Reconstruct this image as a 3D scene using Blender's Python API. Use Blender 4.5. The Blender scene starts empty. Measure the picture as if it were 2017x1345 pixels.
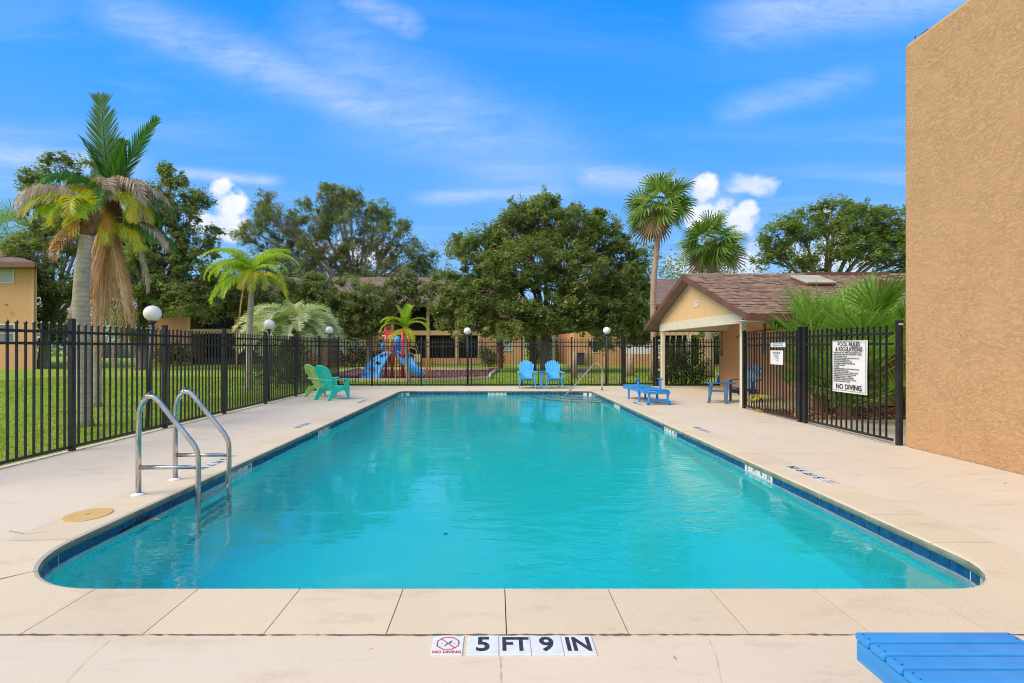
import bpy, math, random
import numpy as np
from mathutils import Vector, Matrix, geometry
R = math.radians; PI = math.pi
scn = bpy.context.scene
COL = scn.collection

# ------------------------------------------------------------------ camera, world, sun, exposure
EYE = 1.44; FPX = 945.0
cd = bpy.data.cameras.new('camera'); cam = bpy.data.objects.new('camera', cd); COL.objects.link(cam)
cam.location = (0, 0, EYE); cam.rotation_euler = (R(90), 0, 0)
cd.sensor_width = 36; cd.lens = FPX * 36 / 2017; cd.shift_x = 32.5 / 2017; cd.shift_y = 12.5 / 2017
cd.clip_start = 0.05; cd.clip_end = 3000
scn.camera = cam

SUN_EL, SUN_AZ = R(43), R(243)        # azimuth clockwise from +Y: sun behind the camera, to the left
world = bpy.data.worlds.new("World"); scn.world = world; world.use_nodes = True

class NT:
    """small node builder"""
    def __init__(s, tree): s.t = tree; s.n = tree.nodes; s.l = tree.links
    def node(s, typ, **kw):
        nd = s.n.new(typ)
        for k, v in kw.items():
            if k == 'ins':
                for kk, vv in v.items():
                    if hasattr(vv, 'is_output'): s.l.new(vv, nd.inputs[kk])
                    else: nd.inputs[kk].default_value = vv
            else: setattr(nd, k, v)
        return nd
    def math(s, op, a, b=0.0, c=0.0, clamp=False):
        nd = s.n.new('ShaderNodeMath'); nd.operation = op; nd.use_clamp = clamp
        for i, v in enumerate((a, b, c)):
            if hasattr(v, 'is_output'): s.l.new(v, nd.inputs[i])
            else: nd.inputs[i].default_value = v
        return nd.outputs[0]
    def noise(s, vec, scale, detail=4, rough=.5, dist=0.0):
        nd = s.n.new('ShaderNodeTexNoise')
        if vec is not None: s.l.new(vec, nd.inputs['Vector'])
        nd.inputs['Scale'].default_value = scale; nd.inputs['Detail'].default_value = detail
        nd.inputs['Roughness'].default_value = rough; nd.inputs['Distortion'].default_value = dist
        return nd.outputs[0]
    def ramp(s, fac, stops, interp='LINEAR'):
        nd = s.n.new('ShaderNodeValToRGB'); s.l.new(fac, nd.inputs[0]); cr = nd.color_ramp; cr.interpolation = interp
        while len(cr.elements) < len(stops): cr.elements.new(0.5)
        for e, (p, c) in zip(cr.elements, stops):
            e.position = p; e.color = (c[0], c[1], c[2], 1) if not isinstance(c, (int, float)) else (c, c, c, 1)
        return nd.outputs[0]
    def mix(s, fac, a, b, mode='MIX'):
        nd = s.n.new('ShaderNodeMix'); nd.data_type = 'RGBA'; nd.blend_type = mode
        for i, v in ((0, fac), (6, a), (7, b)):
            if hasattr(v, 'is_output'): s.l.new(v, nd.inputs[i])
            else: nd.inputs[i].default_value = v if i == 0 else (v[0], v[1], v[2], 1)
        return nd.outputs[2]
    def mapv(s, vec, scale=(1, 1, 1), rot=(0, 0, 0), loc=(0, 0, 0)):
        nd = s.n.new('ShaderNodeMapping'); s.l.new(vec, nd.inputs[0])
        nd.inputs['Location'].default_value = loc; nd.inputs['Rotation'].default_value = rot; nd.inputs['Scale'].default_value = scale
        return nd.outputs[0]

def build_world():
    w = NT(world.node_tree); w.n.clear()
    out = w.node('ShaderNodeOutputWorld'); bg = w.node('ShaderNodeBackground')
    sky = w.node('ShaderNodeTexSky', sky_type='NISHITA', sun_disc=False)
    sky.sun_elevation = SUN_EL; sky.sun_rotation = SUN_AZ; sky.altitude = 0; sky.air_density = 1.0; sky.dust_density = 0.6; sky.ozone_density = 2.0
    gen = w.node('ShaderNodeTexCoord').outputs['Generated']
    sep = w.node('ShaderNodeSeparateXYZ', ins={0: gen}).outputs
    x, y, z = sep[0], sep[1], sep[2]
    # clear sky, from pale at the horizon to a deep blue overhead
    K = 10.0
    grad = w.ramp(z, [(0.0, (.42, .68, .95)), (.10, (.28, .59, 1.0)), (.28, (.135, .465, 1.04)), (.42, (.058, .40, 1.05)), (.56, (.016, .325, 1.04)), (1.0, (.010, .23, .90))])
    skyc = w.mix(.05, grad, w.mix(1.0, sky.outputs[0], (.10, .10, .10), 'MULTIPLY'))
    # thin cirrus, drawn out in long streaks over the whole sky (planar projection of a high layer)
    zz = w.math('MAXIMUM', z, 0.03)
    u = w.math('DIVIDE', x, zz); v = w.math('DIVIDE', y, zz)
    comb = w.node('ShaderNodeCombineXYZ', ins={0: u, 1: v, 2: 0.0}).outputs[0]
    st = w.mapv(comb, scale=(.55, 2.2, 1), rot=(0, 0, R(-52)))
    n1 = w.noise(st, 1.1, 7, .58, .5)
    n2 = w.noise(w.mapv(comb, loc=(3.1, 1.7, 0)), .34, 3, .5)
    cir = w.math('MULTIPLY', w.ramp(n1, [(.44, 0), (.78, 1)]), w.ramp(n2, [(.36, 0), (.64, 1)]))
    cir = w.math('MULTIPLY', cir, .30)
    # the veil of cloud added unseen behind the camera to whiten the blue ambient light
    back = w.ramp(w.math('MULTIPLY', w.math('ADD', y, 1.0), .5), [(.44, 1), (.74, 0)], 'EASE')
    fill_veil = w.math('MULTIPLY', back, w.math('ADD', .52, w.math('MULTIPLY', w.ramp(n1, [(.35, 0), (.7, 1)]), .40)))
    cir = w.math('MAXIMUM', cir, fill_veil)
    # the long streak sweeping across from upper left to centre, and smaller wisps (view-direction plane x/y, z/y)
    yy = w.math('MAXIMUM', y, 0.05)
    a = w.math('DIVIDE', x, yy); b = w.math('DIVIDE', z, yy)
    front = w.math('GREATER_THAN', y, 0.06)
    ab = w.node('ShaderNodeCombineXYZ', ins={0: a, 1: b, 2: 0.0}).outputs[0]
    wn = w.noise(w.mapv(ab, scale=(1, 1, 1)), 2.2, 5, .55)
    def streak(x0, y0, x1, y1, wid, sag, amp, scl=9):
        ax, bx = (x0 - 976) / FPX, (685 - y0) / FPX; ax2, bx2 = (x1 - 976) / FPX, (685 - y1) / FPX
        dx, dy = ax2 - ax, bx2 - bx; L = math.hypot(dx, dy); dx /= L; dy /= L
        px = w.math('SUBTRACT', a, ax); py = w.math('SUBTRACT', b, bx)
        s_ = w.math('DIVIDE', w.math('ADD', w.math('MULTIPLY', px, dx), w.math('MULTIPLY', py, dy)), L)
        d_ = w.math('SUBTRACT', w.math('MULTIPLY', py, dx), w.math('MULTIPLY', px, dy))
        bow = w.math('MULTIPLY', w.math('MULTIPLY', s_, w.math('SUBTRACT', 1.0, s_)), sag * 4)
        d_ = w.math('ADD', d_, bow)
        d_ = w.math('ADD', d_, w.math('MULTIPLY', w.math('SUBTRACT', wn, .5), wid * 1.6))
        g = w.math('DIVIDE', d_, wid)
        e = w.math('POWER', 2.718, w.math('MULTIPLY', w.math('MULTIPLY', g, g), -1.0))
        ends = w.math('MULTIPLY', w.ramp(s_, [(0.0, 0), (.25, 1)], 'EASE'), w.ramp(s_, [(.72, 1), (1.0, 0)], 'EASE'))
        fil = w.noise(w.mapv(ab, rot=(0, 0, -math.atan2(dy, dx)), scale=(1.4, 5, 1)), scl * 1.5, 9, .70, .9)
        fil = w.ramp(fil, [(.30, .32), (.68, 1)])
        return w.math('MULTIPLY', w.math('MULTIPLY', w.math('MULTIPLY', e, ends), fil), amp)
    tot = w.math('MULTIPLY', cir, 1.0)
    for args in ((60, -60, 1180, 340, .045, .035, .44, 3), (500, 10, 1250, 380, .11, .05, .30, 2.5), (640, -20, 860, 70, .03, .0, .38, 4),
                 (310, 335, 580, 358, .012, .0, .5, 5), (1330, 80, 2150, -60, .06, -.02, .50, 3), (1380, 240, 1760, 130, .03, .0, .26, 4),
                 (-120, 300, 330, 330, .03, .0, .50, 4), (1060, 330, 1500, 395, .03, .0, .40, 3), (780, 395, 1180, 370, .018, .0, .42, 4)):
        tot = w.math('MAXIMUM', tot, w.math('MULTIPLY', streak(*args), front))
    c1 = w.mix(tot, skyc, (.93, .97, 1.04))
    # cumulus heads just over the trees
    pn = w.noise(w.mapv(ab, scale=(1, 1.15, 1)), 16, 6, .56, .25)
    pn2 = w.noise(w.mapv(ab, loc=(4, 2, 0)), 38, 4, .6)
    def puff(px, py, rx, ry):
        ax, bx = (px - 976) / FPX, (685 - py) / FPX
        g = w.math('DIVIDE', w.math('SUBTRACT', a, ax), rx / FPX); h = w.math('DIVIDE', w.math('SUBTRACT', b, bx), ry / FPX)
        return w.math('SUBTRACT', 1.0, w.math('SQRT', w.math('ADD', w.math('MULTIPLY', g, g), w.math('MULTIPLY', h, h))))
    field = None
    for args in ((433, 372, 27, 26), (452, 403, 42, 32), (425, 445, 84, 36), (1385, 376, 36, 38), (1395, 425, 66, 42), (1474, 412, 26, 24), (1458, 436, 46, 38), (1410, 520, 120, 60),
                 (1640, 520, 120, 70), (1620, 412, 26, 16), (700, 500, 130, 40)):
        pf = puff(*args)
        field = pf if field is None else w.math('MAXIMUM', field, pf)
    soft = puff(1485, 362, 62, 30)
    fe = w.math('ADD', field, w.math('MULTIPLY', w.math('SUBTRACT', pn, .5), 1.5))
    fe = w.math('ADD', fe, w.math('MULTIPLY', w.math('SUBTRACT', pn2, .5), .9))
    alpha = w.math('MULTIPLY', w.ramp(fe, [(-.02, 0), (.55, 1)], 'EASE'), w.ramp(b, [(.05, .2), (.28, .9)]))
    se = w.math('ADD', soft, w.math('MULTIPLY', w.math('SUBTRACT', pn, .5), 1.3))
    alpha = w.math('MAXIMUM', alpha, w.math('MULTIPLY', w.ramp(se, [(.0, 0), (.55, .75)], 'EASE'), 1.0))
    alpha = w.math('MULTIPLY', alpha, front)
    cshade = w.mix(w.ramp(pn, [(.35, 0), (.62, 1)]), (.80, .89, 1.0), (1.05, 1.04, 1.03))
    c2 = w.mix(alpha, c1, cshade)
    # light haze low down
    hz = w.ramp(z, [(-.02, .75), (.12, 0)])
    c3 = w.mix(w.math('MULTIPLY', hz, .5), c2, (.80, .90, .98))
    c3 = w.mix(1.0, c3, (K, K, K), 'MULTIPLY')
    w.l.new(c3, bg.inputs['Color']); bg.inputs['Strength'].default_value = .1
    w.l.new(bg.outputs[0], out.inputs['Surface'])
build_world()

sd = bpy.data.lights.new('sun', 'SUN'); sun = bpy.data.objects.new('sun', sd); COL.objects.link(sun)
sd.energy = 3.7; sd.angle = R(40); sd.color = (1.0, .86, .64)
sun.rotation_euler = Vector((math.sin(SUN_AZ) * math.cos(SUN_EL), math.cos(SUN_AZ) * math.cos(SUN_EL), math.sin(SUN_EL))).to_track_quat('Z', 'Y').to_euler()
sun.location = (-10, -10, 30)

scn.view_settings.view_transform = 'Standard'; scn.view_settings.look = 'None'
scn.view_settings.exposure = 0.0; scn.view_settings.gamma = 1.0; scn.view_settings.use_curve_mapping = False
scn.render.engine = 'CYCLES'
cy = scn.cycles
cy.use_denoising = True
try: cy.denoiser = 'OPENIMAGEDENOISE'
except Exception: pass
cy.max_bounces = 8; cy.diffuse_bounces = 4; cy.glossy_bounces = 3; cy.transmission_bounces = 6; cy.transparent_max_bounces = 8; cy.volume_bounces = 0
cy.sample_clamp_indirect = 6; cy.blur_glossy = .5
cy.pixel_filter_type = 'BLACKMAN_HARRIS'; cy.filter_width = 1.0
try: cy.denoising_prefilter = 'ACCURATE'; cy.denoising_input_passes = 'RGB_ALBEDO_NORMAL'
except Exception: pass

# ------------------------------------------------------------------ helpers
rnd = random.Random(7)
NR = np.random.default_rng(11)
def P(px, py, Y): return Vector(((px - 976) * Y / FPX, Y, EYE + (685 - py) * Y / FPX))
def G(px, py, z=0.0):
    Y = FPX * (EYE - z) / (py - 685); return Vector(((px - 976) * Y / FPX, Y, z))

class MB:
    def __init__(s): s.v = []; s.f = []; s.m = []; s.cur = 0
    def add(s, vs, fs):
        o = len(s.v); s.v.extend([tuple(p) for p in vs])
        for f in fs: s.f.append([o + i for i in f]); s.m.append(s.cur)
        return s
    def box(s, x0, x1, y0, y1, z0, z1, M=None):
        vs = [Vector(p) for p in ((x0, y0, z0), (x1, y0, z0), (x1, y1, z0), (x0, y1, z0), (x0, y0, z1), (x1, y0, z1), (x1, y1, z1), (x0, y1, z1))]
        if M is not None: vs = [M @ p for p in vs]
        return s.add(vs, [(3, 2, 1, 0), (4, 5, 6, 7), (0, 1, 5, 4), (1, 2, 6, 5), (2, 3, 7, 6), (3, 0, 4, 7)])
    def beam(s, p, q, w, h, up=Vector((0, 0, 1))):
        p = Vector(p); q = Vector(q); d = (q - p); L = d.length; d.normalize()
        side = d.cross(up)
        if side.length < 1e-4: side = d.cross(Vector((1, 0, 0)))
        side.normalize(); u = side.cross(d).normalized()
        vs = []
        for c in (p, q):
            for a, b in ((-1, -1), (1, -1), (1, 1), (-1, 1)): vs.append(c + side * (a * w / 2) + u * (b * h / 2))
        return s.add(vs, [(3, 2, 1, 0), (4, 5, 6, 7), (0, 1, 5, 4), (1, 2, 6, 5), (2, 3, 7, 6), (3, 0, 4, 7)])
    def tube(s, pts, r, n=8, caps=True):
        pts = [Vector(p) for p in pts]; k = len(pts)
        rs = [r] * k if isinstance(r, (int, float)) else list(r)
        t = (pts[1] - pts[0]).normalized(); ref = Vector((0, 0, 1)) if abs(t.z) < .9 else Vector((1, 0, 0))
        nrm = (ref - t * ref.dot(t)).normalized(); vs = []
        for i in range(k):
            t = (pts[min(i + 1, k - 1)] - pts[max(i - 1, 0)]).normalized()
            nrm = (nrm - t * nrm.dot(t)).normalized(); bn = t.cross(nrm)
            for j in range(n):
                a = 2 * PI * j / n; vs.append(pts[i] + (nrm * math.cos(a) + bn * math.sin(a)) * rs[i])
        fs = [(i * n + j, i * n + (j + 1) % n, (i + 1) * n + (j + 1) % n, (i + 1) * n + j) for i in range(k - 1) for j in range(n)]
        if caps: fs += [tuple(range(n))[::-1], tuple(range((k - 1) * n, k * n))]
        return s.add(vs, fs)
    def lathe(s, prof, c=(0, 0, 0), n=16):
        vs = []; k = len(prof)
        for (r, z) in prof:
            for j in range(n):
                a = 2 * PI * j / n; vs.append((c[0] + r * math.cos(a), c[1] + r * math.sin(a), c[2] + z))
        fs = [(i * n + j, i * n + (j + 1) % n, (i + 1) * n + (j + 1) % n, (i + 1) * n + j) for i in range(k - 1) for j in range(n)]
        fs += [tuple(range(n))[::-1], tuple(range((k - 1) * n, k * n))]
        return s.add(vs, fs)
    def prism(s, poly, vec):
        poly = [Vector(p) for p in poly]; vec = Vector(vec); n = len(poly)
        nv = Vector((0, 0, 0))
        for i in range(n): nv += poly[i].cross(poly[(i + 1) % n])
        if nv.dot(vec) < 0: poly = poly[::-1]
        vs = poly + [p + vec for p in poly]
        fs = [tuple(range(n))[::-1], tuple(range(n, 2 * n))] + [(i, (i + 1) % n, n + (i + 1) % n, n + i) for i in range(n)]
        return s.add(vs, fs)
    def quad(s, a, b, c, d): return s.add([a, b, c, d], [(0, 1, 2, 3)])

def wloc(o):
    l = Vector((0, 0, 0))
    while o is not None: l += o.location; o = o.parent
    return l
def mesh_of(name, mb, mats, off=None, smooth=False):
    me = bpy.data.meshes.new(name)
    vs = mb.v if off is None else [(a - off[0], b - off[1], c - off[2]) for a, b, c in mb.v]
    me.from_pydata(vs, [], mb.f)
    if not isinstance(mats, (list, tuple)): mats = [mats]
    for m in mats: me.materials.append(m)
    if len(mats) > 1: me.polygons.foreach_set('material_index', mb.m)
    if smooth: me.polygons.foreach_set('use_smooth', [True] * len(me.polygons))
    me.update(); return me
def link(name, data, parent=None, loc=(0, 0, 0), rot=(0, 0, 0)):
    o = bpy.data.objects.new(name, data); COL.objects.link(o); o.parent = parent; o.location = loc; o.rotation_euler = rot; return o
def part(name, mb, mats, parent, world=False, smooth=False, bevel=0, kind=None, label=None, auto=False):
    me = mesh_of(name, mb, mats, wloc(parent) if world else None, smooth)
    o = link(name, me, parent)
    if bevel:
        b = o.modifiers.new('b', 'BEVEL'); b.width = bevel; b.segments = 2; b.limit_method = 'ANGLE'; b.angle_limit = R(40)
    if auto:
        for p_ in me.polygons: p_.use_smooth = True
        try: me.set_sharp_from_angle(angle=R(40))
        except Exception: pass
    if kind: o['kind'] = kind
    if label: o['label'] = label
    return o
def thing(name, label, cat, loc=(0, 0, 0), rotz=0, group=None, kind=None):
    o = bpy.data.objects.new(name, None); COL.objects.link(o); o.location = loc; o.rotation_euler = (0, 0, rotz); o.empty_display_size = .1
    if label: o['label'] = label
    if cat: o['category'] = cat
    if group: o['group'] = group
    if kind: o['kind'] = kind
    return o
def single(name, mb, mats, label, cat, group=None, kind=None, loc=None, smooth=False, bevel=0, auto=False):
    loc = Vector(loc) if loc is not None else Vector((0, 0, 0))
    me = mesh_of(name, mb, mats, loc, smooth); o = link(name, me, None, loc)
    if label: o['label'] = label
    if cat: o['category'] = cat
    if group: o['group'] = group
    if kind: o['kind'] = kind
    if bevel:
        b = o.modifiers.new('b', 'BEVEL'); b.width = bevel; b.segments = 2; b.limit_method = 'ANGLE'
    if auto:
        for p_ in me.polygons: p_.use_smooth = True
        try: me.set_sharp_from_angle(angle=R(40))
        except Exception: pass
    return o
def structure(name, mb, mats, label=None, smooth=False):
    o = single(name, mb, mats, label, None, kind='structure', smooth=smooth); return o
def copy_tree(o, parent=None):
    c = o.copy(); COL.objects.link(c); c.parent = parent
    for ch in list(o.children): copy_tree(ch, c)
    return c
def text(name, body, size, mat_, parent, M, bold=0.0, xs=1.0, align='CENTER', ysp=1.0, ext=.0004):
    cu = bpy.data.curves.new(name, 'FONT'); cu.body = body; cu.size = size; cu.align_x = align; cu.align_y = 'CENTER'
    cu.offset = bold; cu.extrude = ext; cu.resolution_u = 3; cu.space_line = ysp
    cu.materials.append(mat_)
    tmp = bpy.data.objects.new('tmp', cu); COL.objects.link(tmp)
    bpy.context.view_layer.update(); dg = bpy.context.evaluated_depsgraph_get()
    me = bpy.data.meshes.new_from_object(tmp.evaluated_get(dg)); me.name = name
    bpy.data.objects.remove(tmp); bpy.data.curves.remove(cu)
    if not me.materials: me.materials.append(mat_)
    o = bpy.data.objects.new(name, me); COL.objects.link(o); o.parent = parent
    o.matrix_local = M @ Matrix.Diagonal((xs, 1, 1, 1)); return o

# ------------------------------------------------------------------ materials
MATS = {}
def pmat(name, col, rough=.6, col2=None, nscale=6, bump=0.0, bscale=60, bdist=.01, spec=.5, metal=0.0, detail=4, fac=(.35, .65), coord='Object', island=0.0, coat=0.0, stretch=None, distort=0.0):
    if name in MATS: return MATS[name]
    m = bpy.data.materials.new(name); m.use_nodes = True; t = NT(m.node_tree); bs = m.node_tree.nodes['Principled BSDF']
    bs.inputs['Roughness'].default_value = rough; bs.inputs['Specular IOR Level'].default_value = spec; bs.inputs['Metallic'].default_value = metal
    if coat: bs.inputs['Coat Weight'].default_value = coat; bs.inputs['Coat Roughness'].default_value = .15
    co = t.node('ShaderNodeTexCoord').outputs[coord] if coord != 'World' else t.node('ShaderNodeNewGeometry').outputs['Position']
    vec = t.mapv(co, scale=stretch) if stretch else co
    c = None
    if col2 is not None:
        n = t.noise(vec, nscale, detail, .6, distort)
        c = t.ramp(n, [(fac[0], col), (fac[1], col2)])
    if island:
        g = t.node('ShaderNodeNewGeometry').outputs['Random Per Island']
        mul = t.math('ADD', t.math('MULTIPLY', g, island), 1 - island / 2)
        cc = t.node('ShaderNodeCombineXYZ', ins={0: mul, 1: mul, 2: mul}).outputs[0]
        c = t.mix(1.0, c if c is not None else col, cc, 'MULTIPLY')
    if c is None: bs.inputs['Base Color'].default_value = (*col, 1)
    else: t.l.new(c, bs.inputs['Base Color'])
    if bump:
        bn = t.noise(vec, bscale, 5, .6, distort)
        b = t.node('ShaderNodeBump', ins={'Height': bn, 'Strength': bump, 'Distance': bdist})
        t.l.new(b.outputs[0], bs.inputs['Normal'])
    MATS[name] = m; return m

def leafmat(name, cols, trans=.35, rough=.5, clump=.5, cscale=.7, gloss=.12):
    """leaf material: colour differs leaf by leaf and, softly, clump by clump"""
    m = bpy.data.materials.new(name); m.use_nodes = True; t = NT(m.node_tree); t.n.clear()
    out = t.node('ShaderNodeOutputMaterial')
    g = t.node('ShaderNodeNewGeometry'); rr = g.outputs['Random Per Island']
    n = t.noise(g.outputs['Position'], cscale, 3, .55)
    n = t.ramp(n, [(.3, 0), (.7, 1)])
    f = t.math('ADD', t.math('MULTIPLY', rr, 1 - clump), t.math('MULTIPLY', n, clump))
    c = t.ramp(f, [(i / (len(cols) - 1), c_) for i, c_ in enumerate(cols)])
    d = t.node('ShaderNodeBsdfDiffuse', ins={'Color': c, 'Roughness': .5})
    tc = t.mix(1.0, c, (1.25, 1.25, .6), 'MULTIPLY')
    tr = t.node('ShaderNodeBsdfTranslucent', ins={'Color': tc})
    gl = t.node('ShaderNodeBsdfGlossy', ins={'Color': (1, 1, .9, 1), 'Roughness': max(rough, .45)})
    a = t.node('ShaderNodeMixShader', ins={0: trans, 1: d.outputs[0], 2: tr.outputs[0]})
    b = t.node('ShaderNodeMixShader', ins={0: .035, 1: a.outputs[0], 2: gl.outputs[0]})
    t.l.new(b.outputs[0], out.inputs[0]); MATS[name] = m; return m

def stucco(name, c1, c2, ridge=1.0, scale=1.0):
    m = bpy.data.materials.new(name); m.use_nodes = True; t = NT(m.node_tree); bs = m.node_tree.nodes['Principled BSDF']
    bs.inputs['Roughness'].default_value = .9; bs.inputs['Specular IOR Level'].default_value = .2
    pos = t.node('ShaderNodeNewGeometry').outputs['Position']
    n = t.noise(pos, .8, 5, .6); c = t.ramp(n, [(.3, c1), (.7, c2)])
    # trowel-lace texture: broken ridges slanting along the wall
    vec = t.mapv(pos, scale=(1, .8, 1.5), rot=(R(32), 0, 0))
    a = t.noise(vec, 15 * scale, 5, .6, .9)
    r1 = t.math('ABSOLUTE', t.math('SUBTRACT', a, .5))
    r1 = t.ramp(r1, [(0.0, 1), (.03, .25), (.075, 0)])
    b_ = t.noise(pos, 3.0 * scale, 4, .6); r1 = t.math('MULTIPLY', r1, t.ramp(b_, [(.35, .45), (.6, 1)]))
    fine = t.noise(pos, 90, 3, .6)
    h = t.math('ADD', t.math('MULTIPLY', r1, .8), t.math('MULTIPLY', fine, .10))
    h = t.math('ADD', h, t.math('MULTIPLY', a, .35))
    bp = t.node('ShaderNodeBump', ins={'Height': h, 'Strength': .65 * ridge, 'Distance': .012})
    c = t.mix(t.math('MULTIPLY', r1, .04), c, (c1[0] * .62, c1[1] * .55, c1[2] * .5))
    t.l.new(c, bs.inputs['Base Color']); t.l.new(bp.outputs[0], bs.inputs['Normal'])
    MATS[name] = m; return m

def concrete(name, base, base2, stain):
    m = bpy.data.materials.new(name); m.use_nodes = True; t = NT(m.node_tree); bs = m.node_tree.nodes['Principled BSDF']
    bs.inputs['Roughness'].default_value = .82; bs.inputs['Specular IOR Level'].default_value = .3
    pos = t.node('ShaderNodeNewGeometry').outputs['Position']
    n = t.noise(pos, .55, 6, .6, .3); c = t.ramp(n, [(.32, base), (.68, base2)])
    s = t.noise(t.mapv(pos, scale=(1, 3, 1)), 1.6, 7, .68); c = t.mix(t.ramp(s, [(.54, 0), (.72, .62)]), c, stain)
    oi = t.node('ShaderNodeObjectInfo').outputs['Random']; mu = t.math('ADD', t.math('MULTIPLY', oi, .07), .965)
    c = t.mix(1.0, c, t.node('ShaderNodeCombineXYZ', ins={0: mu, 1: mu, 2: mu}).outputs[0], 'MULTIPLY')
    l = t.noise(pos, 2.3, 6, .7); c = t.mix(t.ramp(l, [(.60, 0), (.78, .5)]), c, (base[0] * 1.12, base[1] * 1.13, base[2] * 1.16))
    sp = t.noise(pos, 170, 2, .5); spm = t.noise(pos, 2.1, 5, .65)
    sm = t.math('MULTIPLY', t.ramp(sp, [(.63, 0), (.70, 1)]), t.ramp(spm, [(.46, 0), (.62, .75)]))
    c = t.mix(sm, c, (stain[0] * .4, stain[1] * .36, stain[2] * .3))
    f = t.noise(pos, 420, 2, .5); c = t.mix(t.ramp(f, [(.4, .08), (.6, 0)]), c, (stain[0] * .6, stain[1] * .6, stain[2] * .6))
    b = t.node('ShaderNodeBump', ins={'Height': t.noise(pos, 120, 4, .6), 'Strength': .25, 'Distance': .004})
    b2 = t.node('ShaderNodeBump', ins={'Height': t.noise(pos, 3, 3, .5), 'Strength': .15, 'Distance': .02, 'Normal': b.outputs[0]})
    t.l.new(c, bs.inputs['Base Color']); t.l.new(b2.outputs[0], bs.inputs['Normal']); MATS[name] = m; return m

M_deck = concrete('deck_concrete', (.665, .565, .43), (.71, .61, .475), (.50, .40, .29))
M_cope = concrete('coping_concrete', (.67, .56, .40), (.725, .615, .445), (.55, .41, .275))
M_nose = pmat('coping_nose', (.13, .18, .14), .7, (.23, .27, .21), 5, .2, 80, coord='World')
M_joint = pmat('joint', (.10, .085, .07), .9, (.20, .17, .13), 12, coord='World')
M_black = pmat('fence_paint', (.012, .013, .017), .38, (.022, .023, .028), 8, spec=.45)
M_steel = pmat('stainless', (.42, .41, .39), .27, (.62, .60, .58), 5, .08, 40, metal=1.0)
M_chrome = pmat('chrome_rail', (.80, .72, .58), .25, (.70, .55, .36), 4, metal=1.0)
M_white = pmat('white_plastic', (.78, .78, .75), .45)
M_tile = pmat('blue_tile', (.004, .045, .15), .18, (.012, .085, .23), 14, .1, 50, coord='World', island=.35, spec=.6)
M_wtile = pmat('white_tile', (.66, .70, .70), .25, (.76, .78, .76), 20)
M_grout = pmat('grout', (.62, .66, .66), .8)
M_ink = pmat('ink_black', (.02, .02, .022), .6, (.05, .05, .052), 30)
M_red = pmat('ink_red', (.50, .03, .025), .6, (.62, .10, .08), 50)
M_stucco_r = stucco('stucco_wall', (.535, .325, .17), (.565, .348, .184), 1.0, 1.0)
M_stucco = stucco('stucco_orange', (.60, .335, .17), (.66, .38, .20), .5, 1.6)
M_wood_y = pmat('painted_siding', (.72, .47, .235), .7, (.75, .50, .255), 3, .15, 20, stretch=(1, 12, .6))
M_cream = pmat('cream_trim', (.72, .66, .52), .6, (.66, .60, .46), 3)
M_beige = pmat('beige_trim', (.58, .38, .20), .7, (.64, .43, .24), 3)
M_brown = pmat('brown_trim', (.14, .062, .045), .6, (.18, .085, .06), 3)
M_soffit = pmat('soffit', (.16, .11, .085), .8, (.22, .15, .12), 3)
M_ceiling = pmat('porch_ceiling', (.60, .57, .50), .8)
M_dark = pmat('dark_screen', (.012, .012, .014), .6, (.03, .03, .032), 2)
M_glass = pmat('window_glass', (.05, .06, .065), .08, (.16, .19, .2), .6, spec=.8)
M_blinds = pmat('window_blinds', (.28, .34, .34), .3, (.44, .50, .50), 3, stretch=(8, 1, .5))
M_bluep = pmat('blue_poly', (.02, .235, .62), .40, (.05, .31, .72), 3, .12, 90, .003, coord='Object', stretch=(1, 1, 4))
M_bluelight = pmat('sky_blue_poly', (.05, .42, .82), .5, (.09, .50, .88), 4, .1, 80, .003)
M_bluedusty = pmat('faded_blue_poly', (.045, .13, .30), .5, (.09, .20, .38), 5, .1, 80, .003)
M_teal = pmat('teal_resin', (.01, .56, .45), .42, (.02, .64, .52), 4)
M_lime = pmat('pale_green_resin', (.36, .64, .18), .45, (.46, .72, .28), 4)
M_yellowlid = pmat('skimmer_lid', (.60, .38, .12), .6, (.66, .45, .17), 8, .1, 90)
M_globe = bpy.data.materials.new('globe_glass'); M_globe.use_nodes = True
_b = M_globe.node_tree.nodes['Principled BSDF']; _b.inputs['Base Color'].default_value = (.86, .84, .80, 1); _b.inputs['Roughness'].default_value = .25
_b.inputs['Subsurface Weight'].default_value = .25; _b.inputs['Subsurface Radius'].default_value = (.1, .1, .1)
M_pole = pmat('lamp_pole', (.02, .026, .032), .5, (.035, .04, .048), 8)
M_mulch = pmat('mulch', (.10, .045, .03), .95, (.24, .12, .085), 18, .9, 40, .05, coord='World', detail=6)
M_dirt = pmat('dirt', (.22, .16, .10), .95, (.34, .26, .17), 5, .4, 60, coord='World')
M_bark = pmat('oak_bark', (.11, .085, .065), .9, (.23, .18, .14), 5, .7, 18, .03, stretch=(1, 1, .3))
M_barkpale = pmat('pale_bark', (.24, .20, .165), .9, (.38, .33, .28), 5, .5, 18, .03, stretch=(1, 1, .3))
M_kerb = pmat('painted_timber', (.66, .56, .44), .8, (.52, .42, .32), 6)
M_platform = pmat('play_red', (.62, .035, .02), .4, (.70, .07, .04), 3)
M_playblue = pmat('play_blue', (.03, .30, .75), .35, (.08, .42, .85), 2)
M_playyel = pmat('play_yellow', (.72, .42, .03), .4, (.78, .50, .06), 3)
M_playcream = pmat('play_cream', (.80, .60, .36), .4)
M_playor = pmat('play_orange', (.60, .22, .03), .5, (.66, .28, .05), 3)
M_asphalt = pmat('asphalt', (.05, .05, .052), .9, (.07, .07, .07), 20, .3, 80, coord='World')
M_vanwhite = pmat('van_white', (.72, .74, .78), .3, coat=.5)
M_rubber = pmat('rubber', (.012, .012, .013), .8)
M_ring = None
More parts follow.
